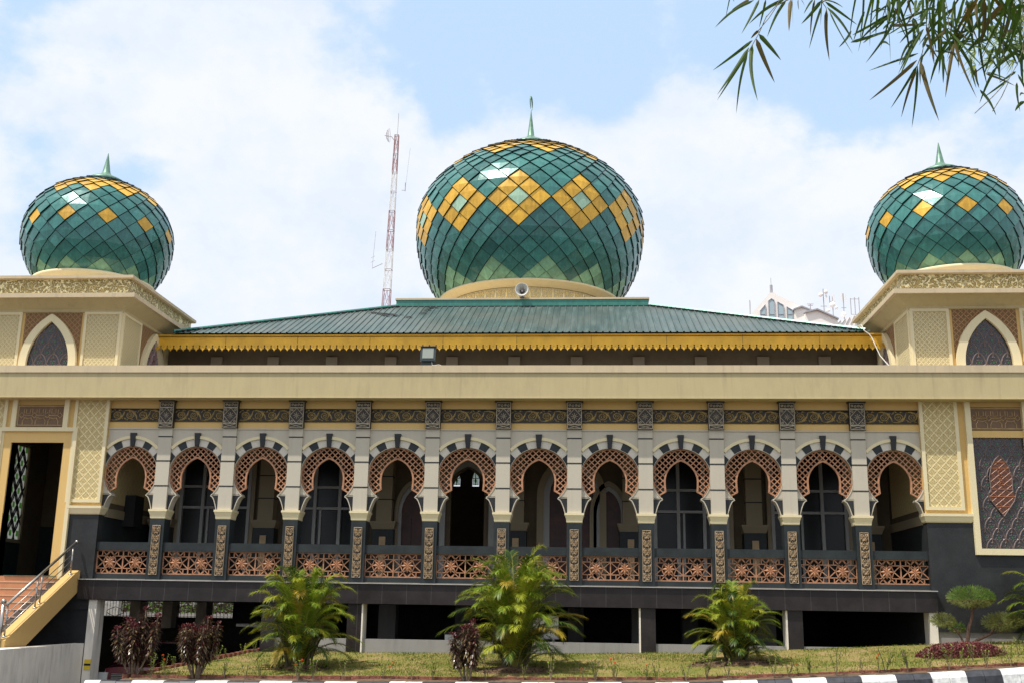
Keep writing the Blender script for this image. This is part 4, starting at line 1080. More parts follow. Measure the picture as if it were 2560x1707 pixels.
# lawn bed
b = MB(); NX, NY = 60, 10; rg = random.Random(1)
grid = []
for j in range(NY+1):
    y = -5.42+5.47*j/NY; x0 = xedge(min(0, max(-5.0, y)))
    grid.append([(x0+(27-x0)*i/NX, y, gz(x0+(27-x0)*i/NX, y)+rg.uniform(-.015, .015)) for i in range(NX+1)])
for j in range(NY):
    for i in range(NX): b.face([grid[j][i], grid[j][i+1], grid[j+1][i+1], grid[j+1][i]], 1 if j < 1 else 0)
k0 = [(g[0][0], g[0][1], g[0][2]) for g in grid]
for a, c in zip(k0, k0[1:]): b.face([a, c, (c[0], c[1], -3.4), (a[0], a[1], -3.4)], 1)
lawn = tag(b.build('lawn', ['lawn', 'soil']), 'sloping green lawn between the kerb and the arcade', 'lawn', kind='structure')
def grass(name, n, mats, seed, hmin, hmax, test, label):
    r_ = random.Random(seed); g_ = MB()
    for _ in range(n):
        y = -4.75+4.7*r_.random(); x = xedge(y)+.1+(26-xedge(y))*r_.random()
        if not test(x, y, r_): continue
        h = r_.uniform(hmin, hmax); a = r_.uniform(0, 2*pi); w_ = r_.uniform(.006, .012); z = gz(x, y)-.005
        lx, ly = r_.uniform(-.6, .6)*h, r_.uniform(-.6, .6)*h
        g_.face([(x-w_*cos(a), y-w_*sin(a), z), (x+w_*cos(a), y+w_*sin(a), z), (x+lx, y+ly, z+h)], r_.randrange(len(mats)) if r_.random() < .35 else 0)
    return tag(g_.build(name, mats), label, 'grass', kind='stuff')
def nz(x, y): return sin(x*1.3+y*2.1)+sin(x*.47-y*.9+2)+.7*sin(x*3.1+1.3*y)
grass('grass', 52000, ['grass', 'grassy'], 11, .02, .055, lambda x, y, r_: r_.random() < (.95 if nz(x, y) > -.1 else .35), 'short patchy turf growing on the lawn')
# kerb of painted stones
b = MB(); x = .98; i = 0; r_ = random.Random(8)
while x < 26:
    L = .325; x1 = x+L-.008; col = 0 if ((i+3)//2) % 2 == 0 else 1
    for (xa, xb) in ((x, x1),):
        za, zb_ = zk(xa), zk(xb); sl = .035; dz = r_.uniform(-.005, .005)
        A = [(-5.72, -.31), (-5.70, -.10), (-5.64, -.015), (-5.60, 0), (-5.44, 0), (-5.42, -.03), (-5.42, -.3)]
        for (p, q) in zip(A, A[1:]):
            b.face([(xa+sl*(p[1]/.3)*-1, p[0], za+p[1]+dz), (xb+sl*(p[1]/.3)*-1, p[0], zb_+p[1]+dz), (xb+sl*(q[1]/.3)*-1, q[0], zb_+q[1]+dz), (xa+sl*(q[1]/.3)*-1, q[0], za+q[1]+dz)], col)
        for xx, zz in ((xa, za), (xb, zb_)): b.face([(xx+sl*(p[1]/.3)*-1, p[0], zz+p[1]+dz) for p in A], col)
    x += L; i += 1
b.box(1.0, 26, -5.66, -5.45, -2.6, -2.3, 2)
tag(b.build('kerb', ['kb', 'kw', 'soil']), 'kerb painted in black and white blocks along the road', 'kerb', kind='structure')
# brick edging
b = MB(); r_ = random.Random(2)
x = 1.62
while x < 26:
    z = gz(x, -4.85)
    b.box(x, x+.19, -4.90+r_.uniform(-.008, .008), -4.80, z-.1, z+.055+r_.uniform(-.008, .008), 0); x += .20
for i in range(26):
    y = -4.95+i*.2; xx = xedge(min(0, y)); z = gz(xx, y)
    if y < .1: b.box(xx-.06+r_.uniform(-.006, .006), xx+.05, y, y+.19, z-.1, z+.075+r_.uniform(-.01, .01), 0)
tag(b.build('garden_edging', ['brick']), 'low red brick edging around the lawn', 'edging')
# ================================================================== STAIRS
st = empty('staircase', (-3.6, -1.6, -1.6), 'orange tiled entrance stairs with yellow side and steel handrail left of the arcade', 'staircase'); st.location = (0, 0, 0)
b = MB(); SX0, SX1 = -5.4, -2.24
zs = [0.06, -.10, -.27, -.44, -.605, -.775, -.945, -1.115, -1.29, -1.46]
yy = [-.02]+[-.25-.36*i for i in range(9)]
for i in range(1, 10):
    y0 = yy[i]; y1 = yy[i-1] if i > 1 else .02
    b.box(SX0, SX1-.50, y0, y1+.0, zs[i]-.32, zs[i], 0); b.box(SX1-.50, SX1, y0+.001, y1, zs[i]-.30, zs[i]-.001, 1)
    b.box(SX0, SX1, y0-.012, y0+.03, zs[i]-.004, zs[i]+.012, 2)
b.box(SX0, SX1, -.015, .02, -.4, .06, 0)
b.build('step', ['orange', 'stepdk', 'nosing'], st)
b = MB(); S0, S1 = -2.235, -1.985
ya, yb_ = .0, -3.36
pr = [(ya, .215), (-.10, .215), (yb_, -1.44), (yb_, -1.66), (-2.55, -1.66), (ya, -.30)]
b.v += [(S0, y, z) for y, z in pr]+[(S1, y, z) for y, z in pr]; n = len(pr)
b.f += [tuple(range(n)), tuple(n+i for i in reversed(range(n)))]; b.m += [0, 0]
for i in range(n): j = (i+1) % n; b.f.append((i, n+i, n+j, j)); b.m.append(0)
b.build('stringer', ['strg'], st)
b = MB()
zr = lambda y: .215+(y+.10)*(1.655/3.26)
for y in (-.30, -1.75, -1.95, -3.2): b.tube([(-2.10, y, zr(y)), (-2.10, y, zr(y)+.70)], .022, 8, 0)
for h in (.18, .34, .50): b.tube([(-2.10, -.28, zr(-.28)+h), (-2.10, -3.25, zr(-3.25)+h)], .011, 6, 0)
b.tube([(-2.10, -.15, zr(-.15)+.74), (-2.10, -3.25, zr(-3.25)+.72)], .033, 10, 0)
b.tube([(-2.12, -3.36, -1.66), (-2.12, -3.36, -.66)], .042, 10, 0)
b.lathe([(0, -.655), (.03, -.65), (.055, -.61), (.06, -.58), (.045, -.54), (0, -.525)], -2.12, -3.36, 12, 0); b.lathe([(0, zr(-.15)+.70), (.04, zr(-.15)+.71), (.05, zr(-.15)+.745), (.03, zr(-.15)+.785), (0, zr(-.15)+.79)], -2.10, -.14, 10, 0)
for y in (-.30, -1.75, -1.95, -3.2): b.lathe([(0, zr(y)+.02), (.045, zr(y)+.015), (.05, zr(y)-.01)], -2.10, y, 10, 0)
b.build('handrail', ['steel'], st, smooth=True)
b = MB(); b.box(-4.0, -2.6, -.05, .3, .062, .075, 0); b.build('door_threshold', ['trim'], st)
b = MB(); b.box(-12, -1.95, -8, .0, -1.72, -1.66, 0); tag(b.build('entrance_terrace', ['drive']), 'paved terrace at the foot of the stairs', 'terrace', kind='structure')
b = MB()
b.v += [(-1.95, -9, -1.60), (-1.95, 0, -1.58), (-1.69, 0, -1.58), (-1.69, -9, -1.64)]+[(-1.95, -9, -3.4), (-1.95, 0, -3.4), (-1.69, 0, -3.4), (-1.69, -9, -3.4)]
b.f += [(0, 1, 2, 3), (7, 6, 5, 4), (3, 2, 6, 7), (1, 0, 4, 5), (2, 1, 5, 6), (0, 3, 7, 4)]; b.m += [0]*6
tag(b.build('retaining_wall', ['white']), 'stained white wall below the stairs beside the driveway', 'wall')
s = empty('height_marker', (-1.45, -.045, -2.1), 'yellow and black marker plate on the white corner post', 'sign')
b = MB(); b.box(-.165, .0, -.006, .01, -.12, .13, 0); b.build('plate', ['signy'], s); b = MB(); b.box(-.165, .0, -.010, -.006, -.02, .03, 0); b.build('black_band', ['dark'], s)
# ================================================================== SMALL THINGS ON THE BUILDING
fl = empty('floodlight', (6.88, -.30, 5.515), 'black floodlight with pale glass standing on the parapet', 'floodlight')
b = MB()
def tilt(y, z, t=.42): return (y*cos(t)-z*sin(t)*-1*0+y*0, z)
fr = [(-.20, -.06, .17), (.20, -.06, .17), (.20, -.0, .52), (-.20, -.0, .52)]     # glass frame, leaning back
bk = [(-.15, .16, .20), (.15, .16, .20), (.15, .20, .45), (-.15, .20, .45)]
b.face(fr, 0)
for i in range(4): j = (i+1) % 4; b.face([fr[i], bk[i], bk[j], fr[j]], 0)
b.face(bk[::-1], 0); b.box(-.20, .20, -.085, .0, .13, .17, 0); b.box(-.21, .21, -.035, .01, .515, .535, 0)
b.build('housing', ['lampb'], fl)
b = MB(); b.face([(-.145, -.066, .205), (.145, -.066, .205), (.145, -.016, .485), (-.145, -.016, .485)], 0); b.build('glass', ['lampg'], fl)
b = MB(); b.box(-.16, .16, .02, .10, .03, .135, 0); b.box(-.19, -.13, .03, .09, 0, .15, 0); b.box(.13, .16, .03, .06, 0, .15, 0); b.build('bracket', ['lampb'], fl)
b = MB(); b.tube([(.10, .0, .13), (.12, -.05, .02), (.2, -.08, .015), (.3, -.08, .03), (.38, -.06, .005), (.5, .1, .01)], .008, 5, 0); b.build('wire', ['cable'], fl)
ls = empty('loudspeaker', (8.90, 5.90, 9.145), 'round white horn loudspeaker in front of the central dome', 'loudspeaker')
b = MB(); seg = 28
prof = [(.215, -.20), (.20, -.205), (.185, -.18), (.13, -.08), (.085, .02), (.06, .10)]; prof2 = [(.215, -.20), (.22, -.185), (.15, -.06), (.10, .05), (.08, .16), (.08, .24), (0, .25)]
for pf in (prof, prof2):
    rows = []
    for r, y in pf: rows.append(len(b.v)); b.v += [(r*cos(2*pi*t/seg), y-.12*0, .20+r*sin(2*pi*t/seg)-y*-.0) for t in range(seg)]
    for a, c in zip(rows, rows[1:]):
        for t in range(seg): u = (t+1) % seg; b.f.append((a+t, a+u, c+u, c+t)); b.m.append(0)
b.build('horn', ['plastic'], ls, smooth=True)
b = MB(); b.tube([(0, .12, .20), (0, -.06, .20), (0, -.085, .20)], lambda t: .045-.02*t, 12, 0); b.build('driver_cone', ['mgrey'], ls)
b = MB(); b.box(-.03, .03, .0, .04, .0, .1, 0); b.box(-.08, .08, -.02, .06, -.0, .012, 0); b.build('bracket', ['mgrey'], ls)
b = MB(); b.tube([(18.62, 2.25, 7.24), (18.66, 2.15, 7.06), (18.78, 2.12, 6.95), (18.84, 2.1, 6.85), (18.9, 2.0, 6.6), (18.98, 1.9, 6.3), (19.12, 1.7, 6.0), (19.28, 1.3, 5.75), (19.3, .8, 5.5), (19.3, .5, 5.37)], .014, 6, 0); b.tube([(18.62, 2.25, 7.24), (18.5, 2.6, 7.3), (18.3, 3.0, 7.4)], .012, 5, 0)
tag(b.build('cable', ['cable']), 'white cable dangling beside the right tower', 'cable')
# ================================================================== BASEMENT CONTENTS
c = empty('parked_car', (-.62, 2.75, -3.07), 'maroon car parked in the dark basement behind the purple shrubs', 'car')
def carbody():
    b = MB(); secs = []
    # stations along y (front at -2.1), (y, z_belt, z_top, halfwidth_belt, halfwidth_top)
    S = [(-2.10, .50, .66, .76, .72), (-2.02, .42, .86, .82, .76), (-1.2, .35, .98, .85, .78), (-.75, .35, 1.02, .86, .80), (-.1, .35, 1.03, .86, .80), (1.1, .35, 1.03, .86, .80), (1.7, .36, 1.04, .85, .78), (2.05, .42, .98, .80, .72)]
    for y, z0, z1, w0, w1 in S:
        k = len(b.v); b.v += [(-w0*.96, y, z0-.10), (-w0, y, (z0+z1)/2), (-w1, y, z1), (-w1*.6, y, z1+.03), (w1*.6, y, z1+.03), (w1, y, z1), (w0, y, (z0+z1)/2), (w0*.96, y, z0-.10)]; secs.append(k)
    for a, c_ in zip(secs, secs[1:]):
        for t in range(7): b.f.append((a+t, a+t+1, c_+t+1, c_+t)); b.m.append(0)
        b.f.append((a+7, a, c_, c_+7)); b.m.append(0)
    b.f.append(tuple(secs[0]+i for i in range(8))); b.m.append(0); b.f.append(tuple(secs[-1]+i for i in reversed(range(8)))); b.m.append(0)
    # roof and pillars
    b.box(-.62, .62, -.05, 1.25, 1.43, 1.47, 0)
    for sx in (-1, 1):
        b.tube([(sx*.78, -.80, 1.02), (sx*.60, -.05, 1.44)], .035, 6, 0); b.tube([(sx*.80, .55, 1.02), (sx*.62, .55, 1.45)], .035, 6, 0); b.tube([(sx*.78, 1.75, 1.03), (sx*.60, 1.25, 1.45)], .045, 6, 0)
    return b
carbody().build('body', ['carp'], c, smooth=False)
b = MB()
b.face([(-.76, -.82, 1.03), (.76, -.82, 1.03), (.60, -.06, 1.43), (-.60, -.06, 1.43)], 0); b.face([(-.76, 1.76, 1.04), (.76, 1.76, 1.04), (.6, 1.25, 1.44), (-.6, 1.25, 1.44)], 0)
for sx in (-1, 1): b.face([(sx*.79, -.75, 1.03), (sx*.79, 1.7, 1.04), (sx*.61, 1.24, 1.44), (sx*.61, -.04, 1.44)], 0)
b.build('windscreen', ['glass'], c)
for sx in (-1, 1):
    b = MB(); b.box(sx*.74-.16, sx*.74+.08, -2.14, -2.04, .56, .76, 0); b.build('headlight', ['lens'], c)
b = MB(); b.box(-.56, .56, -2.135, -2.06, .58, .74, 0); [b.box(-.55, .55, -2.15, -2.13, z, z+.012, 1) for z in (.60, .64, .68, .72)]; b.build('grille', ['dark', 'chrome'], c)
b = MB(); b.box(-.84, .84, -2.22, -2.05, .34, .50, 0); b.build('bumper', ['chrome'], c)
for sx in (-1, 1):
    for y in (-1.35, 1.35):
        b = MB(); seg = 24
        b.tube([(sx*.70, y, .31), (sx*.86, y, .31)], .31, 24, 0); q = b.build('wheel', ['rubber'], c)
        b = MB(); b.tube([(sx*.84, y, .31), (sx*.875, y, .31)], .19, 16, 0); b.build('rim', ['chrome'], q)
bd = empty('whiteboard', (9.68, .62, -1.25), 'large white board leaning in the basement behind the middle palm', 'board')
b = MB(); b.box(-.60, .60, 0, .04, 0, .52, 0); b.build('panel', ['plastic'], bd); b = MB(); b.box(-.62, .62, -.01, .05, -.04, .0, 0); b.box(-.5, -.44, .0, .04, -1.8, -.04, 0); b.box(.44, .5, .0, .04, -1.8, -.04, 0); b.build('stand', ['mgrey'], bd)
tag_sb = empty('notice_post', (7.53, .60, -3.0), 'small pale notice post with dark cap in the basement', 'post')
b = MB(); b.box(-.12, .12, 0, .06, 0, 1.78, 0); b.build('panel', ['plastic'], tag_sb); b = MB(); b.box(-.14, .14, -.02, .08, 1.78, 1.84, 0); b.build('cap', ['dark'], tag_sb)
bp = MB(); bp.tube([(1.25, 3.0, -1.12), (2.75, 3.0, -1.14)], .045, 8, 0); bp.tube([(2.7, 3.0, -3.05), (2.7, 3.0, -1.05)], .05, 8, 0); tag(bp.build('barrier_pole', ['plastic'], smooth=True), 'white barrier pole across the dark driveway behind the left palm', 'barrier')
# behind the building, seen through the basement
b = MB(); b.box(-30, 2.0, 9.22, 40, -1.20, -1.10, 0); tag(b.build('rear_yard', ['conc']), 'sunlit paved yard behind the basement', 'yard', kind='structure')
fe = empty('iron_fence', (-6, 14, -1.1), 'dark iron fence seen through the basement openings', 'fence')
b = MB()
for i in range(90): b.tube([(-7+i*.14, 0, 0), (-7+i*.14, 0, 1.6)], .014, 4, 0)
b.tube([(-7, 0, .1), (5.6, 0, .1)], .02, 4, 0); b.tube([(-7, 0, 1.4), (5.6, 0, 1.4)], .02, 4, 0); b.build('railing', ['iron'], fe)
b = MB(); r_ = random.Random(7)
for _ in range(14000):
    x, y, z = r_.uniform(-14, 1), r_.gauss(15.6, .4), -.86+1.5*r_.random()**1.6; s = r_.uniform(.04, .09); a = r_.uniform(0, 6.3); t = r_.uniform(-.8, .8)
    b.face([(x-s*cos(a), y-s*sin(a), z), (x, y, z-s*.4+t*s), (x+s*cos(a), y+s*sin(a), z+t*s), (x, y, z+s*.4)], 0 if r_.random() < .6 else 1)
tag(b.build('rear_hedge', ['cor1', 'jun']), 'dark leafy hedge behind the iron fence', 'hedge', kind='stuff')
b = MB(); b.prism([(-8.5, -1.1), (-6.2, -1.1), (-6.2, .2), (-7.3, .2)], 12.4, 12.6, 0); tag(b.build('ramp_wall', ['kw']), 'bright white sloping wall in the rear yard', 'wall')
b = MB(); b.box(-30, 3.5, 18.5, 18.8, -1.1, 3.5, 0); tag(b.build('boundary_wall', ['conc']), 'grey boundary wall behind the rear hedge', 'wall')
# ================================================================== FAR THINGS
ms = empty('radio_mast', (-6.4, 60, -3), 'tall red and white lattice radio mast behind the roof', 'mast')
def mc(z): u = (z-23.6)/15.8; return (-6.12+.30*u, 60, .62-.30*u)
levels = [39.4-1.75*i for i in range(24)]
bw = {}; bd_ = MB()
for i, (za, zb_) in enumerate(zip(levels, levels[1:])):
    key = ('mred' if (i % 4) < 2 else 'mwhite', i//2); q = bw.setdefault(key, MB())
    xa, ya, wa = mc(za); xb, yb2, wb = mc(zb_)
    cs = [(-1, -1), (1, -1), (1, 1), (-1, 1)]
    for k, (sx, sy) in enumerate(cs):
        nx_, ny_ = cs[(k+1) % 4]
        q.tube([(xa+sx*wa/2, ya+sy*wa/2, za), (xb+sx*wb/2, yb2+sy*wb/2, zb_)], .030, 4, 0, False)
        q.tube([(xa+sx*wa/2, ya+sy*wa/2, za), (xb+nx_*wb/2, yb2+ny_*wb/2, zb_)], .018, 4, 0, False)
        q.tube([((xa)+0, ya, za), (xb+sx*wb/2, yb2+sy*wb/2, zb_)], .012, 4, 0, False)
        bd_.tube([(xa+sx*wa/2, ya+sy*wa/2, za), (xa+nx_*wa/2, ya+ny_*wa/2, za)], .032, 4, 0, False)
for key, q in bw.items(): q.build('red_section' if key[0] == 'mred' else 'white_section', [key[0]], ms).location = (6.4, -60, 3)
bd_.build('cross_frame', ['mgrey'], ms).location = (6.4, -60, 3)
b = MB(); b.tube([(-5.78, 60, 39.3), (-5.74, 60, 41.5)], .022, 5, 0); b.tube([(-4.9, 60, 34.3), (-4.6, 60, 38.2)], .010, 4, 0); b.tube([(-5.2, 60, 34.3), (-4.9, 60, 34.3)], .025, 4, 0); b.tube([(-4.9, 60, 34.2), (-4.9, 60, 35.0)], .03, 4, 0)
b.tube([(-7.45, 60, 27.3), (-7.28, 60, 30.6)], .014, 4, 0); b.tube([(-7.45, 60, 27.3), (-6.6, 60, 27.7)], .03, 4, 0)
for z in (27.9, 28.3): b.tube([(-7.6, 60, z-.1), (-7.25, 60, z+.1)], .015, 4, 0)
b.build('whip_antenna', ['mgrey'], ms).location = (6.4, -60, 3)
b = MB()
for i in range(9):
    u = -1+i/4; pts = []
    for t in range(9):
        v = -1+t/4
        if u*u+v*v <= 1.02: pts.append((-6.55-.22*(1-(u*u+v*v))+.10*v*0, 60+.55*u*.9, 39.4+.60*v))
    if len(pts) > 1: b.tube(pts, .010, 3, 0, False)
    pts = []
    for t in range(9):
        v = -1+t/4
        if u*u+v*v <= 1.02: pts.append((-6.55-.22*(1-(u*u+v*v)), 60+.55*v*.9, 39.4+.60*u))
    if len(pts) > 1: b.tube(pts, .010, 3, 0, False)
b.tube([(-6.5+.04*cos(t*pi/12)*0, 60+.5*cos(t*pi/12), 39.4+.6*sin(t*pi/12)) for t in range(25)], .014, 4, 0, False)
b.tube([(-6.9, 60, 39.4), (-6.3, 60, 39.3), (-6.0, 60, 38.9)], .03, 4, 0); b.build('grid_dish', ['mgrey'], ms).location = (6.4, -60, 3)
# far building
fb = empty('far_building', (34, 100, -6), 'distant white gabled building with blue windows and a red roof edge', 'building'); fo = (-34, -100, 6)
def fbp(mbx, nm, mts): o = mbx.build(nm, mts, fb); o.location = fo; return o
b = MB(); b.prism([(28.5, -6), (28.5, 32.4), (29.94, 33.9), (32.1, 36.35), (32.3, 36.55), (32.8, 36.6), (33.05, 36.3), (37.35, 34.15), (37.3, -6)], 100, 112, 0); fbp(b, 'wall', ['fwall'])
for wn in ([(31.01, 31), (31.04, 34.35), (31.65, 35.07), (31.68, 31)], [(32.06, 31), (32.04, 35.55), (32.4, 35.84), (32.73, 35.62), (32.73, 31)], [(33.1, 31), (33.11, 35.42), (33.78, 35.02), (33.83, 31)], [(34.15, 31), (34.17, 34.8), (34.83, 34.4), (34.85, 31)]):
    b = MB(); b.prism(wn, 99.93, 100.02, 0)
    for p, q in zip(wn, wn[1:]+wn[:1]): b.bar(p, q, .07, 99.85, 100.0, 1)
    b.bar((wn[0][0], 33.9), (wn[-1][0], 33.9), .04, 99.88, 99.95, 1); fbp(b, 'window', ['fglass', 'fgrey'])
b = MB(); b.prism([(33.3, 36.16), (33.3, 36.32), (37.55, 34.22), (37.4, 34.05)], 100.4, 112, 0); fbp(b, 'roof', ['froof'])
b = MB(); b.prism([(34.95, -6), (34.95, 34.35), (35.75, 34.6), (36.9, 34.1), (36.9, -6)], 99.2, 100.6, 0); b.prism([(34.8, 34.35), (35.75, 34.68), (37.0, 34.15), (37.0, 34.0), (35.75, 34.52), (34.8, 34.2)], 98.9, 100.6, 1); b.prism([(36.0, -6), (36.0, 33.75), (37.4, 34.1), (39.7, 32.9), (39.7, -6)], 98.6, 106, 0); b.prism([(36.0, 33.8), (37.4, 34.18), (39.8, 33.0), (39.8, 32.85), (37.4, 34.0), (36.0, 33.65)], 98.3, 106, 1); fbp(b, 'bay', ['fwall', 'fgrey'])
b = MB(); b.tube([(32.55, 100.6, 36.5), (32.55, 100.6, 37.7)], .17, 8, 0); b.tube([(32.55, 100.6, 37.6), (32.55, 100.6, 38.6)], .03, 5, 0); fbp(b, 'chimney', ['fgrey'])
b = MB(); b.box(38, 48, 103, 112, -6, 33.4, 0); b.prism([(39.7, 33.4), (44.5, 35.2), (44.5, 33.4)], 103, 103.3, 0)
for i in range(8): b.bar((40+i*.55, 33.45), (40.5+i*.55, 33.7+i*.2), .06, 102.9, 103.0, 1)
fbp(b, 'annex', ['fwall', 'fgrey'])
def aerial(name, lab, x, z0, z1, extra, grp='antennas on the roof of the distant building'):
    e = empty(name, (x, 104, z0), lab, 'antenna', grp)
    b = MB(); b.tube([(0, 0, 0), (0, 0, z1-z0)], .06, 5, 0); b.build('pole', ['fgrey'], e)
    for kind, dx, z, s in extra:
        b = MB()
        if kind == 'panel': b.box(dx-.10, dx+.10, -.12, .0, z-z0-s, z-z0, 0); b.tube([(0, 0, z-z0-s*.5), (dx, 0, z-z0-s*.5)], .03, 4, 0); b.build('panel_antenna', ['mwhite'], e)
        elif kind == 'dish':
            b.lathe([(0, .12), (s*.6, .06), (s, -.06), (s*.95, -.10), (0, -.02)], 0, 0, 16, 0); o = b.build('dish', ['mwhite'], e); o.location = (dx, -.2, z-z0); o.rotation_euler = (pi/2, 0, .5*(1 if dx > 0 else -1))
        elif kind == 'bar': b.tube([(dx, 0, z-z0), (dx+s, 0, z-z0)], .04, 4, 0); b.build('crossbar', ['fgrey'], e)
        elif kind == 'rod': b.tube([(dx, 0, z-z0), (dx, 0, z-z0+s)], .05, 4, 0); b.build('rod', ['fgrey'], e)
aerial('roof_antenna', 'distant antenna pole with two dishes near its top, left of the group', 39.38, 33.4, 38.2, [('dish', -.38, 37.42, .3), ('dish', .32, 37.75, .3), ('panel', .3, 37.4, .7), ('panel', -.35, 35.6, 1.1), ('bar', -.4, 36.0, .8)])
aerial('roof_antenna', 'distant antenna pole with a panel and large dish on leaning struts', 40.45, 33.4, 37.2, [('panel', .12, 37.6, 1.2), ('dish', -.1, 36.15, .36), ('dish', .4, 35.75, .25), ('dish', -.65, 35.4, .25), ('rod', -.35, 36.4, .9), ('bar', -.4, 36.6, .7)])
aerial('roof_antenna', 'distant antenna pole with two long vertical panels', 41.75, 33.4, 37.6, [('panel', -.2, 37.7, 1.1), ('panel', .25, 37.4, 1.0), ('dish', -.12, 34.9, .33), ('bar', -.3, 35.8, .6)])
aerial('roof_antenna', 'distant rectangular antenna frame nearest the right tower', 43.1, 33.4, 37.1, [('bar', -.5, 36.9, 1.0), ('bar', -.5, 34.95, 1.0), ('rod', -.5, 34.9, 2.1), ('rod', .5, 34.9, 2.2)])
aerial('roof_antenna', 'small distant television aerial on the red roof', 37.75, 33.9, 36.3, [('bar', -.4, 36.28, .8), ('bar', -.3, 36.1, .6)])
aerial('roof_antenna', 'thin distant aerial left of the white gable', 30.45, 32.0, 36.8, [('rod', .04, 35.0, 1.7)])

# ================================================================== PLANTS
def blade(mb, p, d, L, wd, sag, mi, up=Vector((0, 0, 1)), n=3):
    d = d.normalized(); side = d.cross(up)
    if side.length < 1e-4: side = Vector((1, 0, 0))
    side.normalize(); rows = []
    for i in range(n+1):
        t = i/n; c = p+d*(L*t)+Vector((0, 0, -sag*L*t*t)); ww = wd*(.55+.9*t if t < .4 else .91*(1-(t-.4)/.6)**.8+.02)*.5
        k = len(mb.v); mb.v += [tuple(c-side*ww), tuple(c+side*ww)]; rows.append(k)
    for a, b in zip(rows, rows[1:]): mb.f.append((a, a+1, b+1, b)); mb.m.append(mi)
def palm(name, lab, base, H, spread, nf, seed, lean=0):
    r_ = random.Random(seed); e = empty(name, base, lab, 'palm', 'areca palms along the lawn')
    st_ = MB(); fr = MB(); ra = MB()
    for i in range(22):
        a = r_.uniform(0, 2*pi); rr = r_.uniform(.02, .18)*spread; h = H*r_.uniform(.25, .48); lx = cos(a)*rr*1.4; ly = sin(a)*rr*1.4
        st_.tube([(cos(a)*rr, sin(a)*rr, -.05), (cos(a)*rr+lx*.4, sin(a)*rr+ly*.4, h*.5), (cos(a)*rr+lx, sin(a)*rr+ly, h)], lambda t: .034-.014*t, 6, 0)
    st_.build('stem', ['ptrunk'], e)
    for i in range(nf):
        a = i*2.39996+r_.uniform(-.35, .35); q = (i+.5)/nf          # q: 0 low outer fronds .. 1 central upright fronds
        zk_ = H*(.12+.66*q**.8)*r_.uniform(.88, 1.08); rk = spread*(.10+.36*(1-q)**.6)*r_.uniform(.6, 1.1)
        reach = spread*(.72-.18*q)*r_.uniform(.6, 1.15)*(.72 if q < .22 else (1 if q < .9 else .45)); rise = H*(-.02+.15*q)*r_.uniform(.3, 1.4)-spread*.22*r_.random()*(1.2-q)
        ad = a+r_.uniform(-.35, .35); er = Vector((cos(a), sin(a), 0)); e2 = Vector((cos(ad), sin(ad), 0))
        P0 = er*.07*spread; K = er*rk+Vector((0, 0, zk_)); P3 = K+e2*reach+Vector((0, 0, rise))
        P1 = er*rk*.35+Vector((0, 0, zk_*.75)); P2 = K+e2*reach*.35+Vector((0, 0, H*(.10+.12*q)))
        NS = 26; cur = [P0*(1-t)**3+P1*3*t*(1-t)**2+P2*3*t*t*(1-t)+P3*t**3 for t in [k/NS for k in range(NS+1)]]
        u = r_.random(); mi = 3 if (q < .35 and u < .7) or u < .18 else (2 if u > .93 else (1 if u > .60 else 0))
        ra.tube(cur[::2]+([cur[-1]] if NS % 2 else []), lambda t: .011*(1-t)+.003, 4, 0, False)
        Lf = sum((cur[k+1]-cur[k]).length for k in range(NS)); t0 = .20+.20*q; nl = int(Lf*(1-t0)/.0185)
        for k in range(nl):
            t = t0+(.995-t0)*k/nl; f = t*NS; i0 = min(NS-1, int(f)); p = cur[i0].lerp(cur[i0+1], f-i0); tg = (cur[i0+1]-cur[i0]).normalized()
            sd = tg.cross(Vector((0, 0, 1)))
            if sd.length < .25: sd = Vector((-sin(a), cos(a), 0))
            sd.normalize(); nrm = sd.cross(tg); v = (t-t0)/(1-t0)
            s_ = sin(pi*min(1, .16+.80*v))**.6
            for sg in (-1, 1):
                L = (.09+.085*H)*s_*r_.uniform(.85, 1.12); ang = radians(60-36*v)
                d = sd*sg*sin(ang)+tg*cos(ang)+nrm*r_.uniform(.10, .45)
                tip = mi if r_.random() < .88 else (2 if mi == 2 or r_.random() < .25 else 1)
                blade(fr, p, d, L, .0165, r_.uniform(.25, .65), tip, nrm, 3)
    ra.build('frond_rachis', ['rach'], e); fr.build('frond_leaves', ['lf1', 'lf2', 'lf3', 'lfd'], e)
    # loose leaf litter at the foot
    return e
palm('areca_palm', 'bushy palm left of centre in front of the fourth arch post', (4.68, -3.2, -1.92), 2.40, 1.36, 86, 3)
palm('areca_palm', 'tallest bushy palm with orange fronds near the middle of the lawn', (9.45, -3.18, -1.87), 2.72, 1.54, 100, 8)
palm('areca_palm', 'smaller palm on the lawn right of centre', (14.30, -2.36, -1.68), 1.90, 1.18, 76, 21)
palm('areca_palm', 'palm cut by the right edge of the photo', (21.85, -.75, -1.2), 1.95, 1.3, 60, 34)
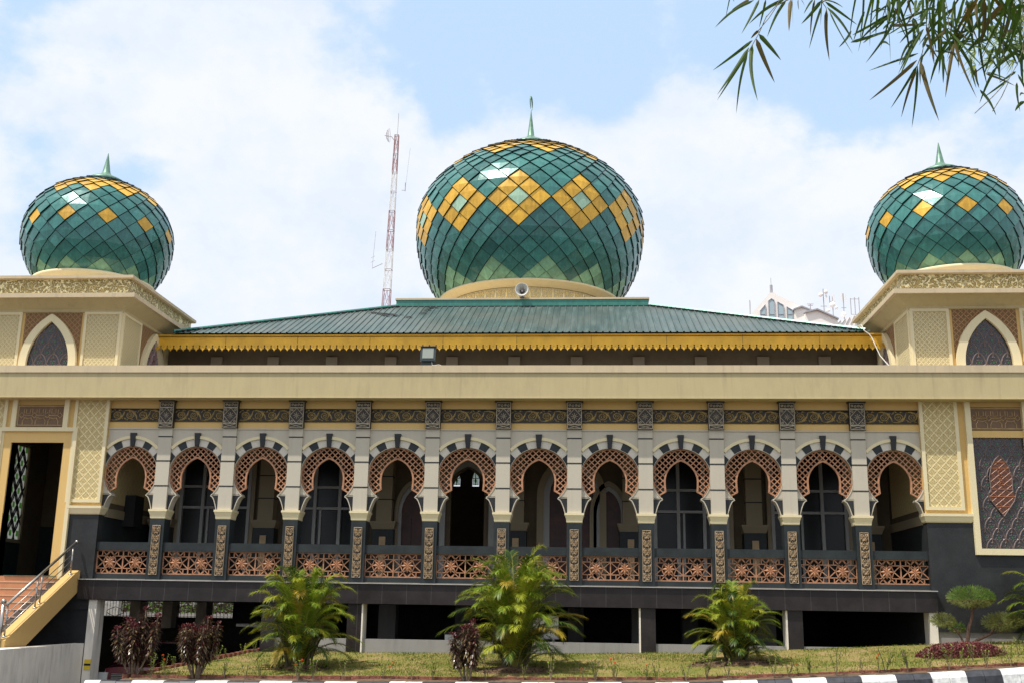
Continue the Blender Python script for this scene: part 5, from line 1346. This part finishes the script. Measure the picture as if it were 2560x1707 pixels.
def soilpatch(x, y, rx, ry, seed, lab):
    b = MB(); r_ = random.Random(seed)
    ring = [(x+rx*cos(t*2*pi/20)*r_.uniform(.8, 1.1), y+ry*sin(t*2*pi/20)*r_.uniform(.8, 1.1)) for t in range(20)]
    c = (x, y, gz(x, y)+.09)
    mid = [(x+(px_-x)*.5, y+(py_-y)*.5) for px_, py_ in ring]
    for i in range(20):
        j = (i+1) % 20
        A = (*ring[i], gz(*ring[i])-.01); B = (*ring[j], gz(*ring[j])-.01); C_ = (*mid[j], gz(*mid[j])+.07); D = (*mid[i], gz(*mid[i])+.07)
        b.face([A, B, C_, D], 0); b.face([D, C_, c], 0)
    for _ in range(420):
        a = r_.uniform(0, 6.28); q = sqrt(r_.random()); px_, py_ = x+rx*q*cos(a), y+ry*q*sin(a); z = gz(px_, py_)+.07*(1-q)+.02; s = r_.uniform(.02, .05)
        blade(b, Vector((px_, py_, z)), Vector((r_.uniform(-1, 1), r_.uniform(-1, 1), r_.uniform(0, .7))), s*1.6, s, .3, r_.choice((1, 1, 2)))
    tag(b.build('planting_bed', ['soil', 'cor1', 'seed' if seed % 2 else 'cor2']), lab, 'soil bed', kind='structure')
soilpatch(9.5, -3.5, .95, .55, 4, 'bare soil mound around the middle palm'); soilpatch(4.8, -3.4, .7, .4, 5, 'bare soil around the left palm'); soilpatch(14.2, -2.7, 1.0, .5, 6, 'bare soil around the right palm')
def cordyline(lab, base, H, W, stems, seed):
    r_ = random.Random(seed); e = empty('cordyline_shrub', base, lab, 'shrub', 'purple leaved shrubs behind the kerb')
    s = MB(); l = MB()
    for i in range(stems):
        a = i*2*pi/stems+r_.uniform(-.3, .3); rr = W*.46*(1.0 if i % 3 else .35)*r_.uniform(.7, 1.1); hh = H*r_.uniform(.66, .88) if i else H*.93
        f0 = (r_.choice((-1, 1))*.28 if False else 0)
        bx_, by_ = cos(a)*.05, sin(a)*.05
        top = Vector((cos(a)*rr, sin(a)*rr*.8, hh)); base_ = Vector((bx_, by_, -.03)); mid = Vector((cos(a)*rr*.85, sin(a)*rr*.7, hh*.40))
        cur = [base_*(1-t)**2+mid*2*t*(1-t)+top*t*t for t in [k/14 for k in range(15)]]
        s.tube(cur, lambda t: .020-.008*t, 6, 0)
        nl = 300
        for k in range(nl):
            t = .36+.64*(k/nl); f = t*14; i0 = min(13, int(f)); p = cur[i0].lerp(cur[i0+1], f-i0); az = k*2.39996+r_.uniform(-.4, .4)
            tp = (t-.36)/.64; el = -.55+1.0*tp**2.2+ (0.75 if tp > .93 else 0)+r_.uniform(-.2, .2)
            d = Vector((cos(az)*cos(el), sin(az)*cos(el), sin(el))); L = (.092 if tp < .93 else .095)*r_.uniform(.7, 1.2)*(H/1.5)*(.8+.5*sin(pi*min(1, tp*.9+.05)))
            mi = 1 if tp > .90 or r_.random() < .10 else (2 if r_.random() < .52-.30*tp else 0)
            blade(l, p+Vector((cos(az), sin(az), 0))*r_.uniform(0, .09), d, L, .040, .40, mi, Vector((0, 0, 1)), 3)
    s.build('stem', ['twig'], e); l.build('leaves', ['cor1', 'cor2', 'cor3'], e)
    return e
cordyline('broad purple leaved shrub, leftmost, in front of the dark basement', (1.60, -4.72, -2.06), 1.50, .98, 11, 1)
cordyline('purple leaved shrub between the leftmost shrub and the left palm', (3.0, -4.93, -2.05), 1.32, .98, 10, 2)
cordyline('narrow purple leaved shrub left of the tallest palm', (8.62, -5.10, -1.99), 1.28, .70, 8, 5)
# cloud pruned tree
e = empty('topiary_juniper', (19.84, -.67, -1.27), 'cloud pruned juniper with a flat green top beside the right wing', 'tree')
T = lambda x, z, y=-.67: Vector((x-19.84, y+.67, z+1.27))
b = MB()
b.tube([T(19.84, -1.3), T(19.90, -1.05), T(19.93, -.85), T(20.02, -.62), T(20.04, -.42), T(20.08, -.25)], lambda t: .05-.022*t, 7, 0)
b.tube([T(19.82, -1.28), T(19.74, -1.05), T(19.60, -.85), T(19.42, -.75)], lambda t: .03-.016*t, 6, 0)
b.tube([T(19.86, -1.28), T(20.1, -1.12), T(20.4, -.98), T(20.55, -.80), T(20.7, -.72)], lambda t: .042-.022*t, 6, 0)
b.tube([T(20.45, -.97), T(20.6, -.93), T(20.85, -.85)], .012, 5, 0)
for i in range(9): a = i*.7; b.tube([T(20.06, -.42), T(20.06+.3*cos(a), -.22, -.67+.25*sin(a))], .012, 5, 0)
b.build('trunk', ['bark'], e)
def pad(cx, cz, rx, rz, n, seed, cy=-.67, mi0=0):
    r_ = random.Random(seed); b = MB()
    for _ in range(n):
        a = r_.uniform(0, 2*pi); u = r_.uniform(-1, 1); q = r_.random()**.33*(1.0+.06*sin(5*a)); s_ = sqrt(1-u*u)
        p = T(cx+rx*q*s_*cos(a), cz+rz*q*(u if u > 0 else u*.75), cy+rx*.85*q*s_*sin(a))
        d = Vector((s_*cos(a)*.8+r_.uniform(-.4, .4), s_*sin(a)*.8+r_.uniform(-.4, .4), u*.9+.45+r_.uniform(-.3, .3)))
        blade(b, p, d, r_.uniform(.05, .09), .010, .1, (1 if (r_.random() < .25 or u < -.2) else 0) if mi0 == 0 else 1, Vector((sin(a), cos(a), .3)), 2)
    b.build('foliage_pad', ['jun', 'jun2'], e)
pad(20.06, -.16, .53, .27, 5200, 1); pad(19.36, -.69, .27, .17, 1300, 2, mi0=1); pad(19.76, -.86, .17, .13, 600, 3, -.4); pad(20.70, -.72, .42, .23, 2600, 4, mi0=1); pad(20.95, -.66, .22, .17, 800, 5, -.8, 1)
# red ground cover
b = MB(); r_ = random.Random(12)
for _ in range(9000):
    a = r_.uniform(0, 2*pi); q = sqrt(r_.random()); x, y = 19.05+.95*q*cos(a), -2.75+.62*q*sin(a)
    h = .24*(1-q**4)*r_.uniform(.5, 1.05); s = r_.uniform(.02, .04)
    blade(b, Vector((x, y, gz(x, y)+h)), Vector((r_.uniform(-1, 1), r_.uniform(-1, 1), r_.uniform(.1, 1.2))), s*1.5, s, .2, 0, n=2)
tag(b.build('red_shrub_bed', ['redl']), 'low clipped bed of dark red foliage under the juniper', 'hedge')
# seedlings along the edging
def seedling(kind, seed, h):
    r_ = random.Random(seed); e = bpy.data.objects.new('garden_plant', None); scn.collection.objects.link(e)
    s = MB(); l = MB()
    for i in range(r_.choice((2, 3, 4))):
        a = r_.uniform(0, 6.28); tx, ty = cos(a)*h*r_.uniform(.05, .3), sin(a)*h*r_.uniform(.05, .3); hh = h*r_.uniform(.6, 1)
        s.tube([(0, 0, -.02), (tx*.4, ty*.4, hh*.5), (tx, ty, hh)], .0055, 4, 0)
        for k in range(12):
            t = .35+.65*k/11; az = k*2.4+r_.uniform(-.3, .3); p = Vector((tx*t, ty*t, hh*t)); el = r_.uniform(.1, .8)
            blade(l, p, Vector((cos(az)*cos(el), sin(az)*cos(el), sin(el))), r_.uniform(.05, .085), .032, .25, 0 if r_.random() < .7 else 1, n=2)
        if kind == 1 and i < 2:
            for k in range(26):
                az = r_.uniform(0, 6.28); el = r_.uniform(-.1, 1.5); blade(l, Vector((tx, ty, hh+.01)), Vector((cos(az)*cos(el), sin(az)*cos(el), sin(el))), .042, .028, .1, 2, n=2)
    s.build('stem', ['twig'], e); l.build('leaves', ['seed', 'lf1', 'flow'], e)
    return e
protos = {}
spots = []
pr_ = random.Random(40)
GRP = {0: 'leafy seedlings along the brick edging', 1: 'seedlings with orange blooms along the brick edging'}
LAB = {0: 'small sparse green seedling without flowers beside the brick edging', 1: 'small garden plant with an orange flower cluster'}
xs_ = [2.1, 2.45, 3.6, 4.1, 4.35, 5.2, 5.5, 6.1, 6.9, 7.5, 7.9, 9.0, 9.75, 10.3, 11.2, 11.6, 12.4, 13.0, 13.4, 13.8, 14.7, 15.0, 15.4, 15.9, 16.4, 16.9, 17.3, 17.7, 18.1, 18.4, 18.8, 19.3, 19.8]
for x in xs_: spots.append((0, x, -5.05+pr_.uniform(-.1, .12), pr_.uniform(.30, .58)))
for x in (10.95, 11.55, 7.05, 15.2, 5.15, 12.2, 16.75): spots.append((1, x, -4.98+pr_.uniform(-.1, .1), pr_.uniform(.26, .42)))
for i in range(9): y = -4.6+i*.5; spots.append((0, xedge(y)+.16+pr_.uniform(-.05, .1), y, pr_.uniform(.25, .42)))
for (x, y) in ((18.6, -4.2), (18.9, -4.0), (19.4, -4.2), (20.0, -3.9), (20.3, -3.6), (20.6, -3.9), (20.1, -3.2), (20.8, -3.1)): spots.append((0, x, y, pr_.uniform(.3, .45)))
for y in (-3.9, -2.2): spots.append((1, xedge(y)+.15, y, .36))
first = {}
for i, (kd, x, y, h) in enumerate(spots):
    v = (kd, i % 4)
    if v not in first: o = seedling(kd, 60+len(first), .4); first[v] = o
    else: o = copy_tree(first[v])
    o.name = 'garden_plant'; o.location = (x, y, gz(x, y)); o.scale = (h/.4,)*3; o.rotation_euler = (0, 0, pr_.uniform(0, 6.28))
    tag(o, LAB[kd], 'plant', GRP[kd])
b = MB(); r_ = random.Random(77)
for _ in range(420):
    y = -5.3+5.1*r_.random(); x = xedge(min(0, max(-5, y)))+.1+22*r_.random(); s = r_.uniform(.02, .05); a = r_.uniform(0, 6.3); z = gz(x, y)+.035
    b.face([(x-s*cos(a), y-s*sin(a), z), (x+s*.4*sin(a), y-s*.4*cos(a), z+.01), (x+s*cos(a), y+s*sin(a), z+.012), (x-s*.4*sin(a), y+s*.4*cos(a), z)], r_.choice((0, 0, 1)))
tag(b.build('fallen_leaves', ['soil', 'grassy']), 'dry leaves scattered over the lawn and soil strip', 'leaves', kind='stuff')
# bamboo hanging in from the upper right
bb_ = empty('bamboo', (14.6, -24.5, -2.0), 'dark green bamboo with long narrow leaves hanging into the upper right corner', 'bamboo')
BL = [[11.661,-24.832,1.287,11.529,-24.895,1.159,0.0092],[11.659,-24.752,1.337,11.595,-24.807,1.27,0.0076],[11.664,-24.917,1.238,11.604,-24.932,1.115,0.0076],[11.758,-24.491,1.491,11.739,-24.443,1.41,0.0067],[11.807,-24.567,1.444,11.677,-24.612,1.329,0.0101],[11.792,-24.682,1.376,11.718,-24.717,1.221,0.0084],[11.771,-24.864,1.267,11.748,-24.927,1.122,0.0109],[11.797,-24.843,1.279,11.812,-24.774,1.283,0.005],[11.871,-24.536,1.461,11.894,-24.486,1.461,0.0059],[11.907,-24.55,1.452,11.864,-24.599,1.37,0.0059],[11.879,-24.795,1.301,11.817,-24.775,1.232,0.0101],[11.906,-24.584,1.431,11.897,-24.527,1.327,0.0067],[11.946,-24.51,1.451,11.88,-24.576,1.252,0.0092],[11.929,-24.647,1.357,11.935,-24.62,1.183,0.0101],[11.92,-24.697,1.336,11.985,-24.749,1.176,0.0126],[11.924,-24.713,1.309,11.972,-24.779,1.121,0.0067],[11.964,-24.483,1.482,12.084,-24.424,1.423,0.0084],[11.915,-24.676,1.376,11.969,-24.708,1.326,0.0067],[11.728,-24.496,1.369,11.702,-24.484,1.346,0.0084],[11.703,-24.509,1.324,11.571,-24.453,1.243,0.0101],[11.661,-24.696,1.196,11.552,-24.71,1.023,0.0101],[11.664,-24.651,1.204,11.557,-24.662,1.027,0.0076],[11.63,-24.869,1.085,11.584,-24.901,0.867,0.0084],[11.697,-24.544,1.289,11.695,-24.617,1.045,0.0118],[11.649,-24.927,1.099,11.702,-24.907,0.962,0.0126],[11.677,-24.81,1.18,11.743,-24.804,1.091,0.0118],[11.668,-24.714,1.211,11.635,-24.74,1.167,0.0042],[12.205,-24.451,1.444,12.069,-24.5,1.32,0.0109],[12.126,-24.744,1.269,12.007,-24.791,1.083,0.0084],[12.11,-24.634,1.365,12.059,-24.669,1.317,0.005],[12.081,-24.772,1.241,12.044,-24.733,1.216,0.005],[12.203,-24.79,1.221,12.118,-24.78,1.154,0.0101],[12.307,-24.498,1.401,12.245,-24.562,1.356,0.0059],[12.194,-24.919,1.188,12.139,-24.963,1.159,0.0067],[12.265,-24.567,1.321,12.186,-24.549,1.199,0.0101],[12.177,-24.831,1.169,12.086,-24.858,0.995,0.0076],[12.179,-24.861,1.169,12.19,-24.868,1.034,0.0092],[12.166,-24.929,1.147,12.211,-24.897,1.083,0.0067],[12.289,-24.502,1.299,12.351,-24.429,1.28,0.0084],[12.236,-24.583,1.223,12.09,-24.509,1.201,0.0084],[12.117,-24.941,1.01,11.961,-24.975,0.866,0.0101],[12.268,-24.467,1.241,12.179,-24.423,1.101,0.0084],[12.175,-24.745,1.082,12.138,-24.674,0.95,0.0076],[12.213,-24.64,1.146,12.195,-24.589,0.953,0.0076],[12.171,-24.803,1.08,12.196,-24.853,0.853,0.0118],[12.292,-24.728,1.232,12.176,-24.786,1.089,0.0143],[12.283,-24.759,1.179,12.232,-24.685,1.057,0.0109],[12.284,-24.784,1.148,12.217,-24.863,0.925,0.0101],[12.236,-24.928,1.08,12.266,-24.98,0.866,0.0109],[12.37,-24.558,1.276,12.425,-24.58,1.104,0.0092],[12.276,-24.805,1.168,12.337,-24.869,1.018,0.0109],[12.388,-24.459,1.38,12.462,-24.471,1.322,0.0076],[12.246,-24.846,1.157,12.179,-24.917,1.087,0.0076],[12.216,-24.922,1.137,12.174,-24.975,1.032,0.005],[12.292,-24.612,1.338,12.245,-24.668,1.165,0.0084],[12.213,-24.93,1.216,12.215,-24.931,1.065,0.0109],[12.233,-24.825,1.278,12.258,-24.746,1.165,0.0092],[12.26,-24.889,1.239,12.258,-24.884,1.14,0.0076],[12.371,-24.563,1.421,12.335,-24.578,1.221,0.0059],[12.156,-24.456,1.501,12.141,-24.46,1.43,0.0084],[12.081,-24.829,1.28,12.07,-24.843,1.191,0.0101],[12.084,-24.932,1.218,12.066,-24.944,1.129,0.0109],[12.097,-24.826,1.253,12.145,-24.763,1.213,0.0076],[12.232,-24.534,1.452,12.241,-24.535,1.389,0.0084],[12.131,-24.934,1.215,12.111,-24.973,1.142,0.0076],[12.182,-24.829,1.277,12.138,-24.876,1.189,0.0092],[12.174,-24.834,1.245,12.142,-24.775,1.214,0.0076],[12.184,-24.879,1.219,12.112,-24.951,1.088,0.0084],[12.33,-24.486,1.478,12.322,-24.476,1.453,0.0076],[12.215,-24.455,1.436,12.241,-24.47,1.333,0.005],[12.162,-24.5,1.443,12.175,-24.475,1.254,0.0025],[12.419,-24.555,1.435,12.446,-24.515,1.328,0.0101],[12.394,-24.703,1.337,12.369,-24.768,1.212,0.0101],[12.366,-24.845,1.263,12.366,-24.785,1.141,0.0118],[12.529,-24.5,1.444,12.414,-24.432,1.394,0.0126],[12.448,-24.782,1.284,12.365,-24.757,1.147,0.0143],[12.556,-24.55,1.393,12.433,-24.527,1.332,0.0109],[12.569,-24.543,1.407,12.496,-24.538,1.218,0.0126],[12.553,-24.623,1.345,12.507,-24.593,1.209,0.0118],[12.487,-24.816,1.257,12.459,-24.748,1.136,0.0143],[12.623,-24.472,1.416,12.578,-24.54,1.146,0.0109],[12.633,-24.464,1.378,12.62,-24.391,1.368,0.0109],[12.552,-24.616,1.21,12.419,-24.689,1.084,0.0101],[12.579,-24.501,1.192,12.498,-24.56,1.122,0.0076],[12.565,-24.466,1.179,12.491,-24.439,1.13,0.0076],[12.426,-24.92,0.906,12.391,-24.973,0.872,0.0059],[12.542,-24.632,1.02,12.515,-24.621,0.99,0.0101],[12.527,-24.577,1.419,12.541,-24.508,1.356,0.0109],[12.384,-24.841,1.264,12.351,-24.92,1.14,0.0109],[12.548,-24.489,1.465,12.57,-24.567,1.312,0.0126],[12.58,-24.512,1.456,12.59,-24.573,1.317,0.0126],[12.472,-24.545,1.439,12.457,-24.5,1.404,0.0101],[12.458,-24.511,1.46,12.42,-24.503,1.403,0.0092],[12.434,-24.511,1.44,12.445,-24.558,1.269,0.0084],[12.383,-24.614,1.385,12.354,-24.641,1.295,0.0076]]
BT = [[11.722, -24.7, 1.307, 11.658, -24.7, 1.178], [11.759, -24.7, 1.346, 11.693, -24.7, 1.254], [11.787, -24.7, 1.395, 11.72, -24.7, 1.302], [11.911, -24.7, 1.401, 11.904, -24.7, 1.352], [11.904, -24.7, 1.352, 11.918, -24.7, 1.314], [12.242, -24.7, 1.372, 12.242, -24.7, 1.279], [12.242, -24.7, 1.279, 12.222, -24.7, 1.206], [12.222, -24.7, 1.206, 12.194, -24.7, 1.12], [12.295, -24.7, 1.381, 12.302, -24.7, 1.248], [12.302, -24.7, 1.248, 12.315, -24.7, 1.199], [12.139, -24.7, 1.385, 12.14, -24.7, 1.301], [12.54, -24.7, 1.374, 12.527, -24.7, 1.165], [12.527, -24.7, 1.165, 12.472, -24.7, 1.061], [12.472, -24.7, 1.061, 12.359, -24.7, 0.948], [12.473, -24.7, 1.056, 12.414, -24.7, 0.954]]
off = Vector((-14.6, 24.5, 2.0)); l = MB(); s = MB(); r_ = random.Random(6)
def bleaf(B, Tp, wd, mi):
    B = Vector(B); Tp = Vector(Tp); d = Tp-B; L = d.length; side = d.cross(Vector((-.07+r_.uniform(-.5, .5), .97, .24+r_.uniform(-.5, .5)))).normalized()
    bend = side*L*r_.uniform(-.05, .05)+Vector((0, 0, L*.04)); rows = []
    for i in range(9):
        t = i/8; c = B+d*t+bend*sin(pi*t); ww = wd*.5*min(1, t*7+.12)*(1-t**2.2)**.8+.0002
        k = len(l.v); fold = Vector((0, .25*ww, 0)); l.v += [tuple(c-side*ww+off+fold), tuple(c+off), tuple(c+side*ww+off+fold)]; rows.append(k)
    for a, b in zip(rows, rows[1:]): l.f += [(a, a+1, b+1, b), (a+1, a+2, b+2, b+1)]; l.m += [mi, mi]
for q in BL: bleaf(q[:3], q[3:6], q[6]*1.15, 1 if r_.random() < .16 else 0)
for i in range(115):
    x = 12.02+.56*r_.random()**.75; z = r_.uniform(1.24, 1.42)-.06*(x-12.0); a = r_.gauss(.05, .55); L = r_.uniform(.09, .17)
    if x < 12.2 and z < 1.32: z += .08
    bleaf((x, -24.7+r_.uniform(-.3, .3), z), (x+L*sin(a), -24.7+r_.uniform(-.1, .1), z-L*cos(a)), r_.uniform(.008, .0115), 1 if r_.random() < .14 else 0)
for i in range(240):       # the dense mass toward the right and above the frame
    x = 12.12+.8*r_.random()**.6; z = r_.uniform(1.30, 1.75)-.12*max(0, 12.5-x)
    if x > 12.42: z = r_.uniform(1.17, 1.7)
    y = -24.7+r_.uniform(-.35, .35); a = r_.gauss(0, .5); L = r_.uniform(.07, .15)
    bleaf((x, y, z), (x+L*sin(a), y+r_.uniform(-.04, .04), z-L*cos(a)), r_.uniform(.008, .012), 1 if r_.random() < .12 else 0)
for i in range(60):
    x = 11.55+.7*r_.random(); z = r_.uniform(1.43, 1.8); a = r_.gauss(0, .6); L = r_.uniform(.07, .13)
    bleaf((x, -24.7+r_.uniform(-.3, .3), z), (x+L*sin(a), -24.7+r_.uniform(-.3, .3), z-L*cos(a)), .009, 0)
l.build('leaves', ['bam', 'bam2'], bb_)
for q in BT: s.tube([tuple(Vector(q[:3])+off), tuple((Vector(q[:3])+Vector(q[3:]))/2+off+Vector((.004, 0, 0))), tuple(Vector(q[3:])+off)], .0013, 4, 0)
hub = Vector((12.9, -24.6, 1.75))
for q in BT: 
    if q[2] > 1.34: s.tube([tuple(Vector(q[:3])+off), tuple((Vector(q[:3])+hub)/2+off+Vector((0, 0, .12))), tuple(hub+off)], .002, 4, 0)
s.build('twigs', ['bstem'], bb_)
s = MB(); s.tube([(0, 0, 0), (0, 0, 2.5), (-.3, -.02, 4.4), (-1.0, -.05, 4.6), (-1.7, -.1, 3.75)], lambda t: .03-.022*t, 10, 0); s.build('culm', ['bstem'], bb_)
pb = empty('far_bamboo', (18.6, -11.8, -2.0), 'pale yellow green bamboo tips behind the dark bamboo at the right edge', 'bamboo')
l = MB(); off = Vector((-18.6, 11.8, 2.0)); r_ = random.Random(16)
for i in range(26):
    cx = r_.uniform(17.15, 18.3); cz = r_.uniform(7.7, 8.7); cy = -12+r_.uniform(-.4, .4)
    for k in range(9):
        a = r_.gauss(.2, 1.0); L = r_.uniform(.14, .30); bleaf((cx, cy, cz), (cx-L*cos(a*.6)*.8, cy+r_.uniform(-.1, .1), cz-L*sin(.3+a*.7)), .014, 0)
l.build('leaves', ['bam3'], pb)
s = MB(); s.tube([(0, 0, 0), (.2, 0, 6), (.15, 0, 9), (-.3, 0, 11.3), (-.9, 0, 10.8), (-1.4, 0, 9.8)], lambda t: .05-.045*t, 8, 0)
for i in range(14): s.tube([(-.3, 0, 11.2), (-.3-r_.uniform(.2, 1.0), r_.uniform(-.3, .3), r_.uniform(9.8, 10.8))], .004, 3, 0)
s.build('culm', ['bstem'], pb)
# aerial on a house out of the frame to the left is not built
